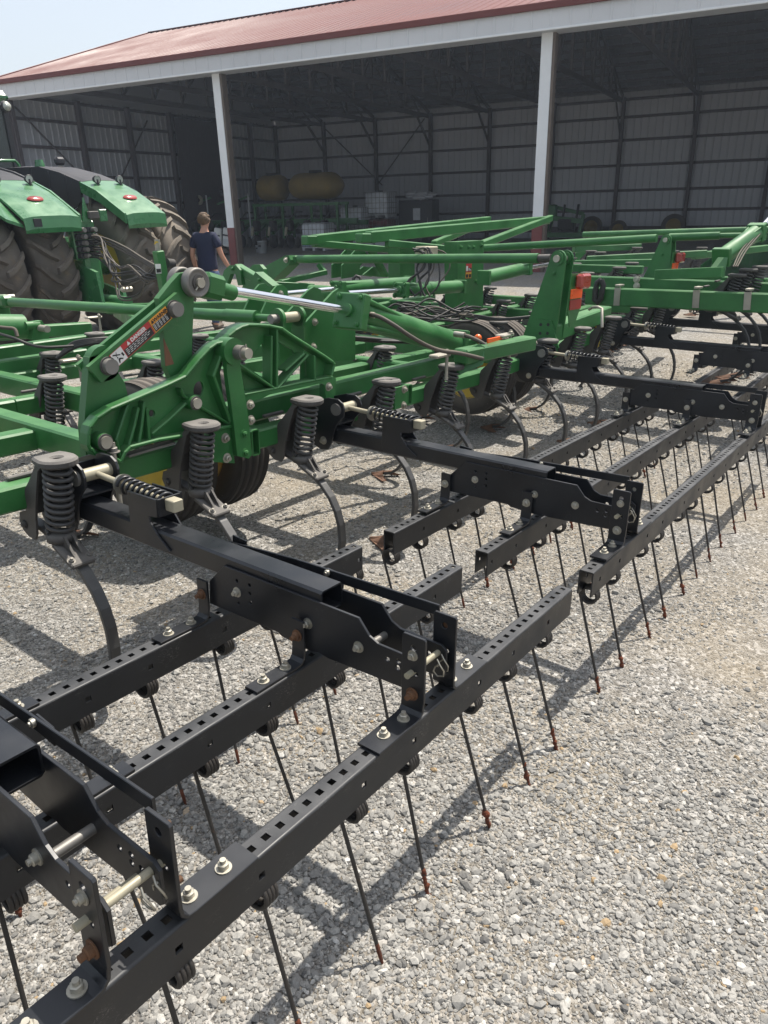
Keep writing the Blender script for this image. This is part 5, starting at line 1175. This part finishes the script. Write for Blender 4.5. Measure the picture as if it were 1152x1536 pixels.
# ================================================================= THE PERSON
def skin(name, vs, es, rad, mat, parent, sub=2):
    me = bpy.data.meshes.new(name); me.from_pydata([tuple(v) for v in vs], es, []); me.materials.append(M[mat])
    o = bpy.data.objects.new(name, me); COL.objects.link(o); o.parent = parent
    md = o.modifiers.new('skin', 'SKIN'); md.use_smooth_shade = True
    for i, r in enumerate(rad):
        r = r if hasattr(r, '__len__') else (r, r); me.skin_vertices[0].data[i].radius = r; me.skin_vertices[0].data[i].use_root = (i == 0)
    s = o.modifiers.new('sub', 'SUBSURF'); s.levels = sub; s.render_levels = sub
    return o
M['skin'] = paint('skin', (.44, .235, .165), .5, dust_sheen=0, var=.08); M['hair'] = paint('sandy_hair', (.13, .08, .042), .6, dust_sheen=0, var=.5, scale=60, bump=.6)
M['shirt'] = paint('navy_cotton', (.011, .016, .048), .85, dust_sheen=.03, var=.2, scale=14, bump=.2); M['denim'] = paint('blue_denim', (.05, .085, .17), .85, dust_sheen=.06, scale=20); M['shoe'] = paint('brown_shoe', (.08, .06, .045), .7)
pb = TZ(303, 320, 1.76); pg_ = gz(pb[0], pb[1])
PS = empty('person', (pb[0], pb[1], pg_), label='person with short sandy hair in a navy T-shirt and jeans walking to the shed', category='person')
PS.rotation_euler = (0, 0, math.atan2(.60, .80) - math.pi / 2 - .25)         # local y = the way they walk
body = [(0, 0, .95), (0, 0, 1.12), (0, .01, 1.30), (0, .0, 1.43), (0, .012, 1.50), (0.0, .03, 1.555), (.005, .045, 1.60), (.008, .03, 1.665), (.006, .025, 1.72),
  (.155, 0, 1.425), (.215, -.005, 1.30), (.250, .01, 1.14), (.285, .075, 1.02), (.315, .14, .915), (.322, .165, .87), (-.155, 0, 1.425), (-.215, 0, 1.30), (-.245, -.02, 1.14), (-.25, .03, 1.01), (-.25, .08, .90), (-.25, .095, .855),
  (.09, 0, .90), (.105, .02, .50), (.10, -.14, .13), (.10, -.15, .07), (-.09, 0, .90), (-.10, .16, .52), (-.10, .20, .10), (-.10, .21, .06), (.10, -.02, .03), (-.10, .33, .035)]
be = [(0, 1), (1, 2), (2, 3), (3, 4), (4, 5), (5, 6), (6, 7), (7, 8), (3, 9), (9, 10), (10, 11), (11, 12), (12, 13), (13, 14), (3, 15), (15, 16), (16, 17), (17, 18), (18, 19), (19, 20), (0, 21), (21, 22), (22, 23), (23, 24), (24, 29), (0, 25), (25, 26), (26, 27), (27, 28), (28, 30)]
br_ = [(.14, .10), (.125, .09), (.145, .10), (.10, .075), (.055, .055), (.052, .055), (.072, .085), (.080, .098), (.05, .06), (.062, .06), (.048, .048), (.042, .042), (.040, .040), (.030, .024), (.036, .018), (.062, .06), (.048, .048), (.042, .042), (.040, .040), (.030, .024), (.036, .018), (.09, .09), (.062, .062), (.045, .045), (.045, .045), (.09, .09), (.062, .062), (.045, .045), (.045, .045), (.04, .03), (.04, .03)]
skin('body', body, be, br_, 'skin', PS)
for hx, hy, hz, s in ((.322, .165, .87, 1), (-.25, .095, .855, -1)):      # five unequal, curled fingers a hand
    vs = []; es = []; rr = []
    for k, (dx, L) in enumerate(((-.030, .062), (-.010, .074), (.010, .078), (.029, .068))):
        i = len(vs); vs += [(hx, hy + dx * .9, hz - .012), (hx - s * .006, hy + dx * 1.05 + .004, hz - .02 - L * .45), (hx - s * .022, hy + dx + .006, hz - .02 - L * .78), (hx - s * .038, hy + dx + .006, hz - .02 - L * .92)]; es += [(i, i + 1), (i + 1, i + 2), (i + 2, i + 3)]; rr += [.010, .009, .0085, .0075]
    i = len(vs); vs += [(hx, hy + .028, hz + .02), (hx - s * .01, hy + .055, hz - .008), (hx - s * .015, hy + .062, hz - .038)]; es += [(i, i + 1), (i + 1, i + 2)]; rr += [.012, .011, .009]
    skin('fingers', vs, es, rr, 'skin', PS, 1)
skin('shirt', [(0, 0, .86), (0, 0, .98), (0, 0, 1.12), (0, .008, 1.29), (0, .0, 1.415), (0, .008, 1.475), (.15, 0, 1.425), (.200, -.004, 1.345), (.232, -.002, 1.235), (-.15, 0, 1.425), (-.200, 0, 1.345), (-.228, -.008, 1.235)], [(0, 1), (1, 2), (2, 3), (3, 4), (4, 5), (4, 6), (6, 7), (7, 8), (4, 9), (9, 10), (10, 11)],
     [(.185, .135), (.175, .13), (.17, .125), (.175, .125), (.125, .09), (.064, .064), (.078, .075), (.074, .072), (.076, .072), (.078, .075), (.074, .072), (.076, .072)], 'shirt', PS)
skin('jeans', [(0, 0, .97), (0, 0, .88), (.095, 0, .80), (.105, .02, .50), (.10, -.13, .16), (.10, -.15, .09), (-.095, .01, .80), (-.10, .16, .52), (-.10, .20, .13), (-.10, .21, .09)], [(0, 1), (1, 2), (2, 3), (3, 4), (4, 5), (1, 6), (6, 7), (7, 8), (8, 9)], [(.155, .12), (.17, .13), (.10, .105), (.078, .08), (.066, .068), (.068, .07), (.10, .105), (.078, .08), (.066, .068), (.068, .07)], 'denim', PS)
mb = MB()
for k in range(260):                                       # hair: many short locks over the back and crown
    th = random.uniform(0, 2 * math.pi); ph = math.acos(random.uniform(-.25, 1)); d = V((math.sin(ph) * math.cos(th), math.sin(ph) * math.sin(th), math.cos(ph)))
    if d[1] > .45 and d[2] < .45: continue
    c = V((.007, .025, 1.668)) + d * (.084, .103, .098); t = unit(np.cross(d, (0.3, .2, 1))) * .5 + V((0, -.2, -.7)) * (1 - d[2]) + V((0, -.6, .1)) * max(0, d[2]); t = unit(t - d * (t @ d))
    mb.tube([c - t * .006, c + t * .018 + d * .006, c + t * .036 + d * .001], [.009, .008, .003], 'hair', 5)
mb.ball((.007, .016, 1.672), .1, 'hair', 16, (.84, .98, .96)); mb.build('hair', PS)
mb = MB()
for s in (-1, 1): mb.ball((.007 + s * .083, .03, 1.645), .03, 'skin', 10, (.35, .7, 1.))
mb.build('ears', PS)
mb = MB(); mb.ball((.008, .132, 1.645), .014, 'skin', 8, (.8, 1, 1.3))
mb.build('nose', PS)
mb = MB()
for s in (-1, 1): mb.ball((.008 + s * .032, .118, 1.668), .012, 'decal_white', 8).ball((.008 + s * .032, .128, 1.668), .006, 'decal_black', 8)
mb.build('eyes', PS)
MB().tube([(-.02, .122, 1.605), (.008, .127, 1.604), (.036, .122, 1.605)], .004, 'tote_dark', 6).build('mouth', PS)
for s, y in ((.10, -.06), (-.10, .28)): MB().box((s, y, .045), (.10, .27, .085), 'shoe', ch=.03).build('shoe', PS)

hm = bpy.data.materials.new('hazeair'); hm.use_nodes = True; M['hazeair'] = hm; hn = hm.node_tree; hn.nodes.remove(hn.nodes['Principled BSDF'])
pv = hn.nodes.new('ShaderNodeVolumePrincipled'); pv.inputs['Color'].default_value = (.72, .84, 1., 1); pv.inputs['Density'].default_value = HAZE; pv.inputs['Anisotropy'].default_value = .35
hn.links.new(pv.outputs[0], hn.nodes['Material Output'].inputs['Volume'])
# ================================================================= GROUND AND GRAVEL
def grid(x0, x1, y0, y1, n, m):
    xs, ys = np.linspace(x0, x1, n), np.linspace(y0, y1, m); return xs, ys
xs = np.concatenate([np.linspace(-260, -14, 8), np.linspace(-12, 22, 80), np.linspace(26, 300, 10)]); ys = np.concatenate([np.linspace(-260, -14, 6), np.linspace(-12, 22, 80), np.linspace(26, 300, 10)])
g = MB(); g.add([(x, y, gz(x, y)) for y in ys for x in xs], [(j * len(xs) + i, j * len(xs) + i + 1, (j + 1) * len(xs) + i + 1, (j + 1) * len(xs) + i) for j in range(len(ys) - 1) for i in range(len(xs) - 1)], 'ground', True)
g.build('ground', None, kind='structure')
def gravel(n, x0, x1, y0, y1):
    x = RNG.uniform(x0, x1, n); y = RNG.uniform(y0, y1, n)
    z = np.array([gz(a, b) for a, b in zip(x, y)])
    q = (np.stack([x, y, z], 1) - CAMT) @ MRT.T; D = q[:, 2]
    with np.errstate(all='ignore'): px, py = FPX * q[:, 0] / D, -FPX * q[:, 1] / D
    patch = np.sin(x * 2.3 + 1.1 * np.sin(y * 1.7)) + np.sin(y * 2.9 + 1.3 * np.sin(x * 1.9 + 2)) + .7 * np.sin((x + y) * 5.1)
    big = np.sin(x * 1.1 + .8 * np.sin(y * .9 + 1)) + np.sin(y * 1.4 - x * .6 + 2) 
    keep = (D > .5) & (np.abs(px) < 576 * 1.42 + 40) & (py < 768 * 1.25) & (RNG.random(n) < np.clip((2.5 / np.maximum(D, .1)) ** 1.7, 0, 1)) & (RNG.random(n) < np.clip(.50 + .20 * patch + .16 * big, .08, .9))
    x, y, z, D, big = x[keep], y[keep], z[keep], D[keep], big[keep]; n = len(x)
    t = (1 + 5 ** .5) / 2; ico = np.array([(-1, t, 0), (1, t, 0), (-1, -t, 0), (1, -t, 0), (0, -1, t), (0, 1, t), (0, -1, -t), (0, 1, -t), (t, 0, -1), (t, 0, 1), (-t, 0, -1), (-t, 0, 1)]) / 1.9
    fc = np.array([(0, 11, 5), (0, 5, 1), (0, 1, 7), (0, 7, 10), (0, 10, 11), (1, 5, 9), (5, 11, 4), (11, 10, 2), (10, 7, 6), (7, 1, 8), (3, 9, 4), (3, 4, 2), (3, 2, 6), (3, 6, 8), (3, 8, 9), (4, 9, 5), (2, 4, 11), (6, 2, 10), (8, 6, 7), (9, 8, 1)])
    r = np.clip(np.where(RNG.random(n) < .16, RNG.lognormal(math.log(.0070), .32, n), RNG.lognormal(math.log(.0034), .30, n)), .0018, .0125) * np.clip(.82 + D * .07, .9, 1.5) * np.clip(1 + .16 * big, .75, 1.3)
    r = np.where(RNG.random(n) < .010, r * 1.9, r); r = np.minimum(r, .019)
    vs = np.repeat(ico[None], n, 0) * (1 + RNG.uniform(-.26, .26, (n, 12, 1))); vs *= np.stack([RNG.uniform(.8, 1.45, n), RNG.uniform(.7, 1.1, n), RNG.uniform(.45, .85, n)], 1)[:, None, :]
    an, ti = RNG.uniform(0, 2 * math.pi, n), RNG.normal(0, .30, n); c, s, ct_, st = np.cos(an), np.sin(an), np.cos(ti), np.sin(ti)
    X, Y, Z = vs[..., 0], vs[..., 1], vs[..., 2]; Y, Z = Y * ct_[:, None] - Z * st[:, None], Y * st[:, None] + Z * ct_[:, None]; X, Y = X * c[:, None] - Y * s[:, None], X * s[:, None] + Y * c[:, None]
    vs = np.stack([X, Y, Z], -1) * r[:, None, None] + np.stack([x, y, z + r * .22], 1)[:, None, :]
    F = (fc[None] + (np.arange(n) * 12)[:, None, None]).reshape(-1)
    me = bpy.data.meshes.new('gravel'); me.vertices.add(n * 12); me.vertices.foreach_set('co', vs.reshape(-1)); me.loops.add(len(F)); me.loops.foreach_set('vertex_index', F.astype(np.int32)); k = len(F) // 3
    me.polygons.add(k); me.polygons.foreach_set('loop_start', np.arange(0, 3 * k, 3, dtype=np.int32)); me.update(calc_edges=True)
    at = me.attributes.new('tone', 'FLOAT', 'POINT'); at.data.foreach_set('value', np.repeat(np.clip(RNG.normal(.50, .20, n), 0, 1), 12).astype(np.float32)); me.validate()
    me.polygons.foreach_set('use_smooth', np.zeros(k, bool)); me.materials.append(M['stone'])
    o = bpy.data.objects.new('gravel', me); COL.objects.link(o); o['kind'] = 'stuff'; return n
NST = gravel(GN, -2.2, 8.5, -3.2, 6.5)
# a few fallen scraps of soil under the sweeps are part of the sweeps themselves

hx0, hx1, hz0, hz1 = -300, 340, -3, 9.8
MB().add([(x, y, z) for z in (hz0, hz1) for y in (hx0, hx1) for x in (hx0, hx1)], [(0, 2, 3, 1), (4, 5, 7, 6), (0, 1, 5, 4), (2, 6, 7, 3), (0, 4, 6, 2), (1, 3, 7, 5)], 'hazeair').build('haze', None, kind='stuff')
# ================================================================= LIGHT, SKY, CAMERA
sv = unit(RY.T @ V((.45, -.03, 1.0)))
el, az_ = math.asin(sv[2]), math.atan2(sv[0], sv[1])
su = bpy.data.lights.new('sun', 'SUN'); su.energy = 4.3; su.angle = R_(.6); su.color = (1., .94, .85); so = bpy.data.objects.new('sun', su); COL.objects.link(so)
so.rotation_euler = Vector(sv).to_track_quat('Z', 'Y').to_euler()
wd = bpy.data.worlds.new('World'); SC.world = wd; wd.use_nodes = True; nt = wd.node_tree
sk = nt.nodes.new('ShaderNodeTexSky'); sk.sky_type = 'NISHITA'; sk.sun_disc = False; sk.sun_elevation = el; sk.sun_rotation = az_; sk.air_density = 1.1; sk.dust_density = 4.0; sk.ozone_density = 1.2; sk.altitude = 100
mx = nt.nodes.new('ShaderNodeMix'); mx.data_type = 'RGBA'; mx.inputs[0].default_value = .50; mx.inputs[7].default_value = (6.4, 6.8, 7.2, 1)   # thin white overcast veil
nt.links.new(sk.outputs[0], mx.inputs[6]); nt.links.new(mx.outputs[2], nt.nodes['Background'].inputs['Color']); nt.nodes['Background'].inputs['Strength'].default_value = .098
cam = bpy.data.cameras.new('camera'); co = bpy.data.objects.new('camera', cam); COL.objects.link(co); SC.camera = co
rgt, upv, fwd = MRT
co.matrix_world = Matrix([[rgt[0], upv[0], -fwd[0], CAMT[0]], [rgt[1], upv[1], -fwd[1], CAMT[1]], [rgt[2], upv[2], -fwd[2], CAMT[2]], [0, 0, 0, 1]])
cam.sensor_fit = 'VERTICAL'; cam.sensor_height = 36; cam.lens = 36 * FPX / 1536; cam.clip_end = 3000; cam.clip_start = .05
SC.view_settings.view_transform = 'Standard'; SC.view_settings.look = 'None'; SC.view_settings.exposure = EXPO; SC.view_settings.gamma = 1
SC.cycles.max_bounces = 6; SC.cycles.use_denoising = True
